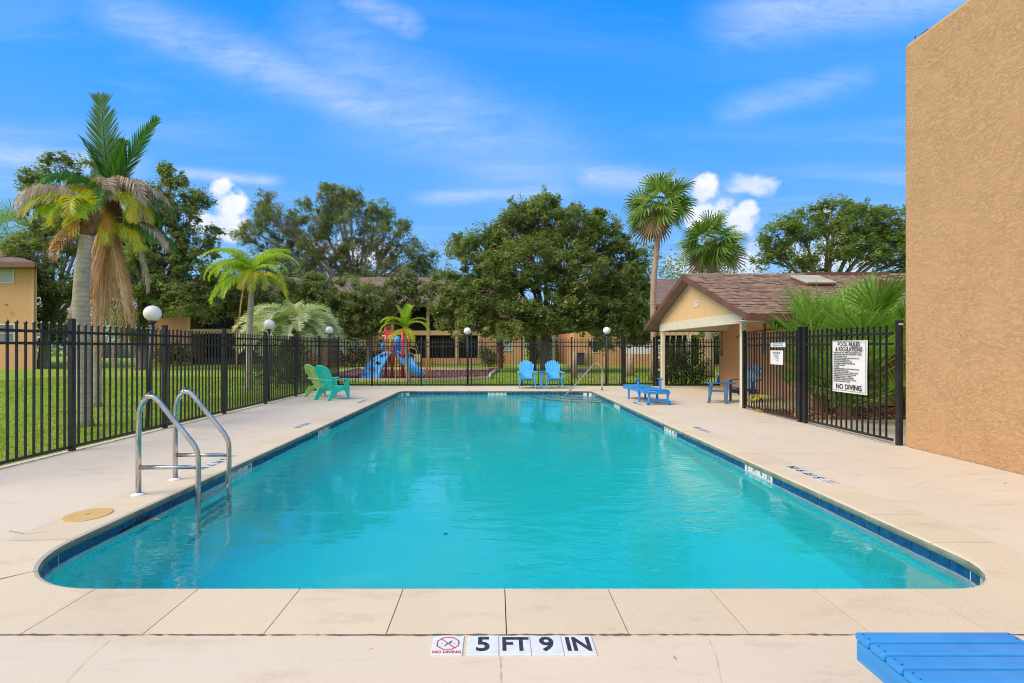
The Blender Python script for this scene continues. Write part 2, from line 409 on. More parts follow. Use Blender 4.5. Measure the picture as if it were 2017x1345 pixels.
def ringtrunk(name, c1, c2, freq=11.0, dark=.5):
    m = bpy.data.materials.new(name); m.use_nodes = True; t = NT(m.node_tree); bs = m.node_tree.nodes['Principled BSDF']
    bs.inputs['Roughness'].default_value = .9; bs.inputs['Specular IOR Level'].default_value = .2
    co = t.node('ShaderNodeTexCoord').outputs['Object']
    nz = t.noise(co, 5, 4, .6)
    wv = t.n.new('ShaderNodeTexWave'); wv.wave_type = 'BANDS'; wv.bands_direction = 'Z'; wv.wave_profile = 'SAW'
    t.l.new(co, wv.inputs['Vector']); wv.inputs['Scale'].default_value = freq / 3.14; wv.inputs['Distortion'].default_value = 3.2; wv.inputs['Detail'].default_value = 4; wv.inputs['Detail Scale'].default_value = 2.2
    c = t.ramp(nz, [(.3, c1), (.7, c2)])
    lines = t.ramp(wv.outputs[1], [(.0, 1), (.16, 0), (.9, 0), (1.0, .6)])
    c = t.mix(t.math('MULTIPLY', lines, dark), c, (c1[0] * .4, c1[1] * .38, c1[2] * .34))
    v = t.noise(t.mapv(co, scale=(1, 1, .12)), 16, 4, .7)
    c = t.mix(t.ramp(v, [(.58, 0), (.75, .45)]), c, (c1[0] * .45, c1[1] * .42, c1[2] * .36))
    t.l.new(c, bs.inputs['Base Color'])
    h = t.math('ADD', t.math('MULTIPLY', wv.outputs[1], .6), t.math('MULTIPLY', t.noise(co, 30, 4, .6), .4))
    b = t.node('ShaderNodeBump', ins={'Height': h, 'Strength': .7, 'Distance': .03}); t.l.new(b.outputs[0], bs.inputs['Normal'])
    MATS[name] = m; return m
M_ptrunk = ringtrunk('palm_trunk_grey', (.36, .32, .25), (.52, .47, .38))
M_strunk = ringtrunk('palm_trunk_brown', (.36, .25, .18), (.50, .37, .28), 7)
M_boot = pmat('palm_boots', (.12, .06, .03), .95, (.30, .15, .07), 14, .9, 30, .04)

L_oak = leafmat('oak_leaves', [(.10, .145, .045), (.175, .235, .075), (.26, .34, .11), (.38, .46, .18)], .5)
L_oak2 = leafmat('oak_leaves_olive', [(.12, .155, .055), (.19, .24, .085), (.26, .32, .12), (.36, .42, .18)], .45)
L_oak3 = leafmat('oak_leaves_bright', [(.11, .17, .045), (.18, .26, .07), (.26, .35, .10), (.36, .44, .16)], .45)
L_shrub = leafmat('shrub_leaves', [(.025, .05, .012), (.05, .095, .02), (.09, .16, .035), (.15, .24, .06)], .3, .5)
L_palm = leafmat('palm_green', [(.03, .12, .02), (.06, .20, .03), (.12, .28, .04)], .35, .35, .3)
L_palmy = leafmat('palm_yellow', [(.20, .30, .015), (.38, .44, .02), (.62, .56, .03), (.60, .42, .03)], .45, .4, .5, 1.5)
L_lime = leafmat('palm_lime', [(.22, .40, .03), (.38, .56, .04), (.60, .68, .07)], .45, .4, .4, 1.5)
L_deadg = leafmat('palm_dead_grey', [(.36, .26, .20), (.58, .46, .37), (.70, .60, .52)], .2, .6, .3)
L_dead = leafmat('palm_dead_brown', [(.36, .12, .03), (.62, .26, .08), (.80, .50, .26), (.84, .66, .46)], .2, .6, .35, 2.5)
L_deadtan = leafmat('palm_dead_tan', [(.40, .22, .12), (.66, .44, .27), (.80, .62, .44)], .2, .6, .35, 2.5)
L_silver = leafmat('palm_silver', [(.28, .38, .20), (.44, .54, .32), (.60, .66, .42), (.70, .62, .26)], .35, .45, .55, .9)
L_fan = leafmat('fan_green', [(.06, .13, .025), (.13, .25, .04), (.26, .40, .075), (.42, .46, .13)], .35, .3, .35)
L_fan2 = leafmat('palmetto_green', [(.12, .26, .03), (.23, .42, .05), (.40, .58, .12)], .4, .28, .3)
L_fanyel = leafmat('palmetto_yellow', [(.42, .42, .03), (.66, .58, .04), (.70, .50, .05)], .4, .4, .3)
L_brownfan = leafmat('fan_brown', [(.20, .12, .06), (.36, .24, .12), (.42, .30, .16)], .2, .6, .3)
L_orange = leafmat('fruit_stalks', [(.50, .20, .02), (.66, .34, .04), (.62, .45, .08)], .3, .6, .3)

def grassmat(name='lawn'):
    m = bpy.data.materials.new(name); m.use_nodes = True; t = NT(m.node_tree); bs = m.node_tree.nodes['Principled BSDF']
    bs.inputs['Roughness'].default_value = .9; bs.inputs['Specular IOR Level'].default_value = .15
    pos = t.node('ShaderNodeNewGeometry').outputs['Position']
    a = t.noise(pos, .35, 5, .6); c = t.ramp(a, [(.3, (.25, .36, .03)), (.5, (.33, .46, .05)), (.72, (.42, .52, .09))])
    b = t.noise(pos, 9, 5, .7); c = t.mix(t.ramp(b, [(.40, .55), (.62, 0)]), c, (.15, .22, .02))
    d = t.noise(pos, 1.3, 6, .7); c = t.mix(t.ramp(d, [(.55, 0), (.72, .7)]), c, (.38, .32, .15))
    bp = t.node('ShaderNodeBump', ins={'Height': t.noise(pos, 28, 5, .7), 'Strength': .9, 'Distance': .05})
    t.l.new(c, bs.inputs['Base Color']); t.l.new(bp.outputs[0], bs.inputs['Normal']); MATS[name] = m; return m
M_lawn = grassmat()
L_grass = leafmat('grass_blades', [(.20, .30, .02), (.32, .45, .045), (.45, .56, .08)], .4, .5, .5, .5)

# ------------------------------------------------------------------ pool outline
PXL, PXR, PY0, PY1 = -3.18, 3.214, 2.877, 16.09
def outline(off, seg=14):
    """rounded rectangle, clockwise from the front-left corner seen from above going +X; off>0 grows it"""
    x0, x1, y0, y1 = PXL - off, PXR + off, PY0 - off, PY1 + off
    pts = []
    for (cx, cy, r, a0) in ((x1, y0, .45, -90), (x1, y1, .32, 0), (x0, y1, .32, 90), (x0, y0, .75, 180)):
        rr = max(r + off, .02)
        ccx = x1 - rr if cx == x1 else x0 + rr; ccy = y0 + rr if cy == y0 else y1 - rr
        for i in range(seg + 1):
            a = R(a0 + 90 * i / seg); pts.append((ccx + rr * math.cos(a), ccy + rr * math.sin(a)))
    return pts          # counter-clockwise, starts at the front edge right end
class Path:
    def __init__(s, pts):
        s.p = [Vector((a, b)) for a, b in pts]; s.p.append(s.p[0]); s.c = [0]
        for a, b in zip(s.p, s.p[1:]): s.c.append(s.c[-1] + (b - a).length)
        s.L = s.c[-1]
    def at(s, d):
        d %= s.L
        lo = 0
        import bisect
        i = min(max(bisect.bisect_right(s.c, d) - 1, 0), len(s.p) - 2)
        a, b = s.p[i], s.p[i + 1]; t = (d - s.c[i]) / max(s.c[i + 1] - s.c[i], 1e-9)
        q = a.lerp(b, t); tg = (b - a).normalized(); return q, Vector((tg.y, -tg.x))   # outward normal
    def near(s, x, y):
        best = None
        n = 4000
        for k in range(n):
            q, _ = s.at(s.L * k / n); dd = (q.x - x) ** 2 + (q.y - y) ** 2
            if best is None or dd < best[0]: best = (dd, s.L * k / n)
        return best[1]
inner = Path(outline(0))

# ------------------------------------------------------------------ ground, deck, pool
WZ = -.130          # water level
mb = MB()
def sheet(mb, outer, holes, z, flip=False):
    polys = [[Vector((x, y, 0)) for x, y in outer]] + [[Vector((x, y, 0)) for x, y in h] for h in holes]
    tris = geometry.tessellate_polygon(polys); flat = [p for pl in polys for p in pl]
    o = len(mb.v); mb.v.extend([(p.x, p.y, z) for p in flat])
    for t in tris:
        a, b, c = [flat[i] for i in t]
        up = (b - a).cross(c - a).z > 0
        mb.f.append([o + i for i in (t if up != flip else t[::-1])]); mb.m.append(mb.cur)
pool_hole = outline(.47)
deck_outer = [(-6.02, -6), (9.0, -6), (9.0, 9.62), (6.02, 9.62), (6.02, 11.35), (8.6, 11.35), (8.6, 18.16), (-6.02, 18.16)]
mb = MB(); sheet(mb, [(-450, -150), (450, -150), (450, 700), (-450, 700)], [[(-6.0, -5.98), (8.98, -5.98), (8.98, 9.6), (6.0, 9.6), (6.0, 11.37), (8.58, 11.37), (8.58, 18.14), (-6.0, 18.14)]], -.035)
structure('lawn_ground', mb, M_lawn, 'green lawn around the pool deck')
mb = MB(); sheet(mb, deck_outer, [pool_hole], 0.0)
n = len(deck_outer)
for i in range(n):
    a, b = deck_outer[i], deck_outer[(i + 1) % n]; mb.quad((a[0], a[1], -.12), (b[0], b[1], -.12), (b[0], b[1], 0), (a[0], a[1], 0))
deck = structure('pool_deck', mb, M_deck, 'cream painted concrete deck around the pool')
# coping stones
cuts = []
for k in range(-4, 5): cuts.append(inner.near(.058 + .61 * k, PY0))
cuts.append(inner.near(PXR - .05, PY0 + .16))
for k in range(0, 21): cuts.append(inner.near(PXR, 3.54 + .6 * k))
cuts.append(inner.near(PXR - .1, PY1 - .1))
for k in range(0, 10): cuts.append(inner.near(2.75 - .61 * k, PY1))
cuts.append(inner.near(PXL + .1, PY1 - .1))
for k in range(0, 21): cuts.append(inner.near(PXL, 15.6 - .6 * k))
cuts.append(inner.near(PXL + .22, PY0 + .22))
cuts = sorted(set(round(c, 3) for c in cuts))
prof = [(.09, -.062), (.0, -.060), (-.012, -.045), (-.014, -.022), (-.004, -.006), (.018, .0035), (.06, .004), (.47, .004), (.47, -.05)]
def coping(s0, s1, gap=.006):
    m = MB(); s0 += gap / 2; s1 -= gap / 2; L = s1 - s0; k = max(2, int(L / .09)); k = min(k, 12); n = len(prof)
    q0, n0 = inner.at(s0 + 1e-4); q1, n1 = inner.at(s1 - 1e-4)
    if n0.dot(n1) > .9999: k = 1
    vs = []
    for i in range(k + 1):
        q, nn = inner.at(min(max(s0 + L * i / k, s0 + 1e-5), s1 - 1e-5))
        for o, z in prof: vs.append((q.x + nn.x * o, q.y + nn.y * o, z))
    m.v = vs
    for i in range(k):
        for j in range(n - 1):
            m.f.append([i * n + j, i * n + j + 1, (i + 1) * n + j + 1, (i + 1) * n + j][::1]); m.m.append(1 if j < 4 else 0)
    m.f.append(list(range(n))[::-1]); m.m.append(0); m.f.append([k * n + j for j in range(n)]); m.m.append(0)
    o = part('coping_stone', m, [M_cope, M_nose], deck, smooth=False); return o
for i in range(len(cuts)):
    s0 = cuts[i]; s1 = cuts[(i + 1) % len(cuts)]
    if s1 <= s0: s1 += inner.L
    if s1 - s0 > .02: coping(s0, s1)
# mortar bed under the stones, seen in the joints
mb = MB(); N = 160
for i in range(N):
    a, na = inner.at(inner.L * i / N); b, nb = inner.at(inner.L * (i + 1) / N)
    mb.quad((a.x + na.x * .006, a.y + na.y * .006, -.009), (a.x + na.x * .465, a.y + na.y * .465, -.009), (b.x + nb.x * .465, b.y + nb.y * .465, -.009), (b.x + nb.x * .006, b.y + nb.y * .006, -.009))
    mb.quad((a.x + na.x * .008, a.y + na.y * .008, -.06), (a.x + na.x * .006, a.y + na.y * .006, -.009), (b.x + nb.x * .006, b.y + nb.y * .006, -.009), (b.x + nb.x * .008, b.y + nb.y * .008, -.06))
part('mortar_bed', mb, M_joint, deck)
# irregular crack line between coping and deck at the front
def crack(pts, w, name, mat_=M_joint, z=.0052):
    m = MB(); 
    for (a, b) in zip(pts, pts[1:]):
        a = Vector(a); b = Vector(b); L = (b - a).length; k = max(2, int(L / .03)); pr = None; nrm = Vector((-(b - a).y, (b - a).x)).normalized()
        for i in range(k + 1):
            q = a.lerp(b, i / k); off = rnd.uniform(-.3, .3) * w; ww = w * max(.12, rnd.gauss(.8, .45))
            cur = (q + nrm * (off - ww / 2), q + nrm * (off + ww / 2))
            if pr: m.quad((pr[0].x, pr[0].y, z), (cur[0].x, cur[0].y, z), (cur[1].x, cur[1].y, z), (pr[1].x, pr[1].y, z))
            pr = cur
    return part(name, m, mat_, deck)
yl = PY0 - .474
crack([(-2.62, yl), (-.9, yl - .002), (.9, yl + .001), (2.9, yl)], .008, 'expansion_joint')
M_faint = pmat('faint_joint', (.50, .42, .33), .9, (.60, .50, .39), 12, coord='World')
crack([(-2.62, yl), (-3.9, yl + .01)], .005, 'expansion_joint', M_faint)
crack([(2.9, yl), (4.6, yl)], .005, 'expansion_joint', M_faint)
crack([(.02, yl - .17), (.03, 1.2)], .003, 'expansion_joint', M_faint)
crack([(-3.42, 3.0), (-4.6, 2.72)], .004, 'expansion_joint', M_faint)
crack([(3.38, 3.05), (5.9, 2.86)], .004, 'expansion_joint', pmat('faint_joint2', (.44, .42, .42), .9, (.56, .5, .42), 12, coord='World'))
crack([(-3.66, 3.3), (-3.62, 4.6), (-3.60, 6.0)], .003, 'expansion_joint', M_faint)
crack([(3.7, 3.3), (3.69, 6.5)], .0025, 'expansion_joint', M_faint)

M_grime = pmat('grime', (.30, .25, .19), .95, (.46, .39, .30), 25, coord='World')
crack([(5.90, 7.05), (5.89, 9.2), (5.90, 11.5)], .030, 'grime_line', M_grime, .0036)
crack([(5.985, 6.95), (5.985, 3.0)], .022, 'grime_line', M_grime, .0036)
crack([(-5.90, 4.6), (-5.89, 12.0), (-5.90, 18.0)], .022, 'grime_line', M_grime, .0036)
crack([(-5.9, 18.05), (4.7, 18.06)], .03, 'grime_line', M_grime, .0036)
def wander(x, y, ang, n_, st, w_):
    pts = [(x, y)]
    for _ in range(n_):
        ang += rnd.uniform(-.5, .5); pts.append((pts[-1][0] + math.cos(ang) * st, pts[-1][1] + math.sin(ang) * st))
    crack(pts, w_, 'hairline_crack', M_faint, .0046)
wander(-1.9, 2.36, -1.3, 6, .14, .0022); wander(1.05, 2.36, -1.9, 7, .15, .002); wander(4.1, 4.9, .3, 9, .18, .0026); wander(-4.0, 6.8, 2.6, 9, .2, .003); wander(-4.9, 3.9, .2, 8, .17, .0024); wander(4.4, 9.1, 1.2, 8, .25, .003); wander(2.7, 2.2, .1, 6, .15, .002)
# basin
M_plaster = pmat('plaster_light', (.72, .80, .78), .7, (.80, .84, .81), 2, coord='World')
M_basin = pmat('plaster_blue', (.36, .93, .91), .7, (.42, .95, .93), 1.2, coord='World', detail=5)
basin = thing('pool_basin', 'pale plastered swimming pool basin lined with blue waterline tiles', None, (0, 0, 0), kind='structure')
def floorz(y): return -1.12 if y > 13.5 else (-1.12 - .72 * min(1, (13.5 - y) / 8.0))
mb = MB(); mb2 = MB(); N = 200
for i in range(N):
    a, na = inner.at(inner.L * i / N); b, nb = inner.at(inner.L * (i + 1) / N)
    def Q(p, nn, o, z): return (p.x + nn.x * o, p.y + nn.y * o, z)
    mb.quad(Q(a, na, .012, -.056), Q(b, nb, .012, -.056), Q(b, nb, .012, -.14), Q(a, na, .012, -.14))
    mb2.quad(Q(a, na, -.012, -.142), Q(b, nb, -.012, -.142), Q(b, nb, -.020, -.30), Q(a, na, -.020, -.30))
    mb2.quad(Q(a, na, .02, -.139), Q(b, nb, .02, -.139), Q(b, nb, -.012, -.142), Q(a, na, -.012, -.142))
    mb2.quad(Q(a, na, -.020, -.30), Q(b, nb, -.020, -.30), Q(b, nb, .03, -.31), Q(a, na, .03, -.31))
part('grout_bed', mb, M_grout, basin); part('plaster_band', mb2, M_plaster, basin)
mb = MB()
for i in range(N):
    a, na = inner.at(inner.L * i / N); b, nb = inner.at(inner.L * (i + 1) / N)
    mb.quad(Q(a, na, .01, -.29), Q(b, nb, .01, -.29), Q(b, nb, -.02, floorz(b.y)), Q(a, na, -.02, floorz(a.y)))
ys = [PY0 - .1 + i * (PY1 - PY0 + .2) / 40 for i in range(41)]
for y0, y1 in zip(ys, ys[1:]): mb.quad((PXL - .1, y0, floorz(y0)), (PXR + .1, y0, floorz(y0)), (PXR + .1, y1, floorz(y1)), (PXL - .1, y1, floorz(y1)))
part('basin_shell', mb, M_basin, basin, smooth=False)
# waterline tiles, each its own piece
TL = .155
marks = {}
def mark(side, ys, words):
    for k, w_ in enumerate(words): marks[(side, k)] = (ys, w_)
tile_me = None
ntile = int(inner.L / TL); step = inner.L / ntile
def tile_mesh(s0, s1, m_):
    m = MB(); k = 1
    q0, n0 = inner.at(s0 + 1e-4); q1, n1 = inner.at(s1 - 1e-4)
    if n0.dot(n1) < .9999: k = 3
    for i in range(k):
        a, na = inner.at(s0 + (s1 - s0) * i / k + 1e-5); b, nb = inner.at(s0 + (s1 - s0) * (i + 1) / k - 1e-5)
        m.quad(Q(a, na, .004, -.058), Q(b, nb, .004, -.058), Q(b, nb, .004, -.136), Q(a, na, .004, -.136))
        m.quad(Q(a, na, .012, -.058), Q(b, nb, .012, -.058), Q(b, nb, .004, -.058), Q(a, na, .004, -.058))
    m.quad(Q(*((lambda t_: (t_[0], t_[1]))(inner.at(s0 + 1e-5))), .012, -.058), Q(*inner.at(s0 + 1e-5), .004, -.058), Q(*inner.at(s0 + 1e-5), .004, -.136), Q(*inner.at(s0 + 1e-5), .012, -.136))
    return m
white_spans = []
def wallmark(x, y, words, first):
    """white marker tiles with lettering; first = direction the text runs along the path (+1 / -1)"""
    s = inner.near(x, y); k0 = int(round(s / step))
    for k, w_ in enumerate(words): white_spans.append((k0 + (k if first > 0 else -k), w_))
# text read from inside the pool: on right wall it runs -Y (toward viewer), on left wall +Y, on far wall +X
wallmark(PXR, 6.10, ['5', 'FT', '9', 'IN'], -1)
wallmark(PXR, 8.95, ['4', 'FT', '8', 'IN'], -1)
wallmark(PXR, 12.95, ['3', 'FT', '9', 'IN'], -1)
wallmark(PXL, 5.82, ['5', 'FT', '7', 'IN'], -1)
wallmark(PXL, 8.70, ['4', 'FT', '8', 'IN'], -1)
wallmark(-.08, PY1, ['3', 'FT', '6', 'IN'], -1)
wd = dict(white_spans)
for k in range(ntile):
    s0, s1 = k * step + .004, (k + 1) * step - .004
    if 0: pass
    w_ = wd.get(k)
    m = tile_mesh(s0, s1, None)
    o = part('tile', m, M_wtile if w_ else M_tile, basin)
    if w_:
        o['label'] = 'white depth marker tile among the blue tiles'
        q, nn = inner.at((s0 + s1) / 2)
        zax = Vector((-nn.x, -nn.y, 0)); yax = Vector((0, 0, 1)); xax = yax.cross(zax)
        M = Matrix((xax.to_4d(), yax.to_4d(), zax.to_4d(), Vector((0, 0, 0, 1)))).transposed()
        M.translation = Vector((q.x + nn.x * .0025, q.y + nn.y * .0025, -.097))
        M[3][3] = 1
        for r_ in range(3): M[3][r_] = 0
        text('lettering', w_, .078 if len(w_) == 1 else .074, M_ink, o, M, bold=.0014, xs=1.0)
# skimmer mouth in the left wall
sk = MB(); sk.cur = 0
sk.box(PXL - .28, PXL - .012, 4.04, 4.42, -.33, -.075)
o = part('skimmer_mouth', sk, M_dark, basin)
mb = MB()
mb.box(PXL + .002, PXL + .016, 4.00, 4.44, -.150, -.134)
part('skimmer_frame', mb, M_plaster, basin)
mb = MB(); mb.quad((PXL + .003, 4.06, -.134), (PXL + .003, 4.42, -.134), (PXL + .003, 4.42, -.10), (PXL + .003, 4.06, -.118)); part('skimmer_throat', mb, M_dark, basin)
# corner steps
for r_, z_ in ((1.75, -.82), (1.32, -.58), (.90, -.34)):
    m = MB(); c = (PXR + .1, PY1 + .1); pts = [(c[0], c[1])]
    for i in range(19):
        a = R(180 + 90 * i / 18); pts.append((c[0] + (r_ + .1) * 1.15 * math.cos(a), c[1] + (r_ + .1) * math.sin(a)))
    sheet(m, pts, [], z_)
    for a, b in zip(pts[1:], pts[2:]): m.quad((a[0], a[1], -1.2), (b[0], b[1], -1.2), (b[0], b[1], z_), (a[0], a[1], z_))
    st = part('step', m, M_plaster, basin)
    m = MB()
    for a, b in zip(pts[1:], pts[2:]):
        va = Vector((a[0] - c[0], a[1] - c[1])).normalized(); vb = Vector((b[0] - c[0], b[1] - c[1])).normalized()
        m.quad((a[0] + va.x * .004, a[1] + va.y * .004, z_ + .004), (b[0] + vb.x * .004, b[1] + vb.y * .004, z_ + .004), (b[0] - vb.x * .09, b[1] - vb.y * .09, z_ + .004), (a[0] - va.x * .09, a[1] - va.y * .09, z_ + .004))
        m.quad((a[0] + va.x * .004, a[1] + va.y * .004, z_ - .07), (b[0] + vb.x * .004, b[1] + vb.y * .004, z_ - .07), (b[0] + vb.x * .004, b[1] + vb.y * .004, z_ + .004), (a[0] + va.x * .004, a[1] + va.y * .004, z_ + .004))
    part('tile_edge', m, M_tile, st)
# water
def watermat():
    m = bpy.data.materials.new('pool_water'); m.use_nodes = True; t = NT(m.node_tree); t.n.clear()
    out = t.node('ShaderNodeOutputMaterial'); pos = t.node('ShaderNodeNewGeometry').outputs['Position']
    v1 = t.mapv(pos, scale=(.62, 1.3, 1), rot=(0, 0, R(8)))
    a = t.noise(v1, 1.5, 3, .5, .5); b = t.noise(v1, 6.0, 3, .5, .4); c = t.noise(t.mapv(pos, scale=(1, 2.0, 1)), 15, 2, .5)
    amt = t.ramp(t.noise(t.mapv(pos, loc=(7, 3, 0)), .42, 2, .5), [(.42, .10), (.60, 1.0)])
    small = t.math('ADD', t.math('MULTIPLY', b, .22), t.math('MULTIPLY', c, .045))
    h = t.math('ADD', t.math('MULTIPLY', a, .45), t.math('MULTIPLY', t.math('MULTIPLY', small, 3.0), amt))
    bp = t.node('ShaderNodeBump', ins={'Height': h, 'Strength': .5, 'Distance': .030})
    rf = t.node('ShaderNodeBsdfGlass', ins={'Color': (1, 1, 1, 1), 'Roughness': 0.0, 'IOR': 1.56, 'Normal': bp.outputs[0]})
    tp = t.node('ShaderNodeBsdfTransparent', ins={'Color': (1, 1, 1, 1)})
    mx = t.node('ShaderNodeMixShader', ins={0: .12, 1: rf.outputs[0], 2: tp.outputs[0]})
    t.l.new(rf.outputs[0], out.inputs['Surface'])
    ab = t.node('ShaderNodeVolumeAbsorption', ins={'Color': (.001, .977, .992, 1), 'Density': .80})
    t.l.new(ab.outputs[0], out.inputs['Volume']); return m
M_water = watermat()
mb = MB(); wo = outline(.006); sheet(mb, wo, [], WZ); sheet(mb, wo, [], -2.4, flip=True)
for i in range(len(wo)):
    a, b = wo[i], wo[(i + 1) % len(wo)]; mb.quad((a[0], a[1], -2.4), (b[0], b[1], -2.4), (b[0], b[1], WZ), (a[0], a[1], WZ))
# merge doubled verts so the volume is closed
import bmesh
o = structure('pool_water', mb, M_water, 'clear turquoise pool water with light ripples')
bm = bmesh.new(); bm.from_mesh(o.data); bmesh.ops.remove_doubles(bm, verts=bm.verts, dist=1e-5); bmesh.ops.recalc_face_normals(bm, faces=bm.faces); bm.to_mesh(o.data); bm.free()

# ------------------------------------------------------------------ depth markers set in the deck
def deck_marker(x, y, ang, words, label, nodive=0, faded=False):
    """row of 6 inch tiles; local +x is reading direction, local -y faces the reader"""
    t = thing('depth_marker', label, 'depth marker', (x, y, .0), ang, 'depth markers set in the deck')
    S = .149; xx = 0
    seq = (['ND'] if nodive == 1 else []) + words
    ink = M_ink
    pos = 0.0
    for w_ in seq:
        m = MB(); m.box(pos, pos + S, -S, 0, -.01, .006)
        tl = part('tile', m, M_wtile, t, bevel=.002)
        zt = .0066
        if w_ == 'ND':
            r = MB(); cx, cy, ro, ri = pos + S / 2, -S * .42, S * .36, S * .315
            for i in range(8):
                a0, a1 = R(22.5 + 45 * i), R(67.5 + 45 * i)
                r.quad((cx + ri * math.cos(a0) * 1.1, cy + ri * math.sin(a0), zt), (cx + ro * math.cos(a0) * 1.1, cy + ro * math.sin(a0), zt), (cx + ro * math.cos(a1) * 1.1, cy + ro * math.sin(a1), zt), (cx + ri * math.cos(a1) * 1.1, cy + ri * math.sin(a1), zt))
            r.beam((cx - ro * .72, cy + ro * .72, zt), (cx + ro * .72, cy - ro * .72, zt), .006, .0006)
            part('prohibition_symbol', r, M_red, tl)
            d = MB(); d.beam((cx - ro * .28, cy - ro * .42, zt), (cx + ro * .35, cy + ro * .40, zt), .005, .0005)
            d.beam((cx + ro * .1, cy - .001, zt), (cx + ro * .42, cy + ro * .20, zt), .003, .0005)
            for k in range(4): d.beam((cx - ro * .62 + k * .022 + (k > 1) * .02, cy - ro * .03, zt), (cx - ro * .52 + k * .022 + (k > 1) * .02, cy - ro * .03, zt), .0022, .0005)
            part('diver_symbol', d, M_ink, tl)
            text('lettering', 'NO DIVING', .026, M_red, tl, Matrix.Translation((cx, -S * .875, zt)), bold=.0011, xs=1.0)
            pos += S + .022
        else:
            text('lettering', w_, .150 if len(w_) == 1 else .145, ink, tl, Matrix.Translation((pos + S / 2, -S * .49, zt)), bold=.0040, xs=.98 if len(w_) == 1 else .86)
            pos += S + .0045
    return t
deck_marker(-.305, yl - .012, 0, ['5', 'FT', '9', 'IN'], '5 FT 9 IN and no diving tiles set in the deck at the near end', 1)
deck_marker(-3.42 + .0, 6.42, R(-90), ['5', 'FT', '7', 'IN'], '5 FT 7 IN tiles in the deck beside the pool ladder', 1)
deck_marker(-3.50, 9.2, R(-90), ['4', 'FT', '8', 'IN'], '4 FT 8 IN tiles in the deck midway along the left pool side', 0)
deck_marker(-3.50, 13.3, R(-90), ['3', 'FT', '9', 'IN'], 'depth tiles in the deck in front of the two green chairs', 1)
deck_marker(3.50, 5.05, R(90), ['5', 'FT', '9', 'IN'], '5 FT 9 IN tiles in the deck opposite the pool ladder', 1)
deck_marker(3.55, 8.1, R(90), ['4', 'FT', '8', 'IN'], '4 FT 8 IN tiles in the deck midway along the right pool side', 0)
deck_marker(3.58, 11.9, R(90), ['3', 'FT', '9', 'IN'], 'depth tiles in the deck beside the blue chaise lounge', 1)

# ------------------------------------------------------------------ ladder, handrail, lid, leaf
def bend(pts, r, n=5):
    """round the corners of a polyline"""
    pts = [Vector(p) for p in pts]; out = [pts[0]]
    for i in range(1, len(pts) - 1):
        a, b, c = pts[i - 1], pts[i], pts[i + 1]; u = (a - b).normalized(); v = (c - b).normalized()
        rr = r if isinstance(r, (int, float)) else r[i - 1]
        p0 = b + u * rr; p1 = b + v * rr
        for k in range(n + 1):
            t = k / n; out.append(p0 * (1 - t) ** 2 + b * 2 * t * (1 - t) + p1 * t * t)
    out.append(pts[-1]); return out
lad = thing('pool_ladder', 'stainless steel pool ladder with two looped handrails going into the water', 'pool ladder', (-3.49, 4.96, 0))
for yy in (4.69, 5.23):
    m = MB(); pts = bend([(-3.49, yy, .0), (-3.49, yy, .90), (-3.36, yy, 1.0), (-2.905, yy, .44), (-2.905, yy, -1.25), (-3.0, yy, -1.35)], [.16, .10, .10, .08])
    m.tube(pts, .024, 12); hr = part('handrail', m, M_steel, lad, world=True, smooth=True)
    m = MB(); m.tube([(-3.475, yy, .27), (-2.92, yy, .275)], .021, 10); part('brace', m, M_steel, lad, world=True, smooth=True)
    m = MB(); m.lathe([(.062, .0), (.062, .006), (.03, .022), (.026, .022)], (-3.49, yy, .004), 20); part('flange', m, M_white, lad, world=True, smooth=False)
for z in (-.05, -.33, -.61, -.89):
    m = MB(); m.box(-2.945, -2.865, 4.70, 5.22, z - .022, z); m.box(-2.95, -2.943, 4.70, 5.22, z - .04, z + .004); part('step', m, M_steel, lad, world=True, bevel=.004)
hr = thing('pool_handrail', 'bent metal handrail leaning over the corner steps at the far end', 'handrail', (3.62, 16.30, 0))
m = MB(); m.tube(bend([(3.62, 16.30, 0), (3.62, 16.28, .80), (3.40, 16.2, .98), (2.14, 15.15, -.13), (1.75, 14.85, -.45), (1.75, 14.85, -.8)], [.10, .12, .02, .05]), .024, 10)
part('rail', m, M_chrome, hr, world=True, smooth=True)
m = MB(); m.lathe([(.055, 0), (.055, .006), (.03, .018)], (3.62, 16.30, .004), 16); part('flange', m, M_steel, hr, world=True)
lid = thing('skimmer_lid', 'round yellow skimmer lid set in the deck near the ladder', 'skimmer lid', (-3.50, 4.12, 0))
m = MB(); m.lathe([(.172, .0), (.172, .009), (.165, .012), (.02, .012)], (0, 0, .0), 32); part('cover', m, M_yellowlid, lid)
m = MB(); m.box(-.018, .018, -.006, .006, .0125, .0135); part('finger_slot', m, M_ink, lid)
m = MB(); c = Vector((-3.55, 3.92))
pts = [(-3.85, 3.88, .005), (-3.82, 3.76, .005), (-3.62, 3.70, .005), (-3.50, 3.74, .005), (-3.50, 3.752, .0055), (-3.62, 3.712, .0055), (-3.81, 3.772, .0055), (-3.84, 3.89, .0055)]
m.add(pts, [(1, 2, 5, 6), (2, 3, 4, 5)]); part('patch_edge', m, M_faint, deck)
m = MB(); m.add([(0, 0, 0), (.05, .022, .012), (.11, .01, .004), (.06, -.025, .010), (.03, .05, .006)], [(0, 1, 2), (0, 2, 3), (0, 4, 1)])
for v_ in range(len(m.v)): m.v[v_] = (m.v[v_][0] + PXL + .02, m.v[v_][1] + 4.36, m.v[v_][2] + WZ + .006)
single('dead_leaf', m, L_dead, 'brown dead leaf floating by the skimmer opening', 'leaf', loc=(PXL + .05, 4.36, WZ + .006))
m = MB()
for k in range(2):
    m.add([(.0 + k * .02, 0, .0), (.03, .012, .004), (.05 - k * .03, .03, .001), (.01, .03, .003)], [(0, 1, 2, 3)])
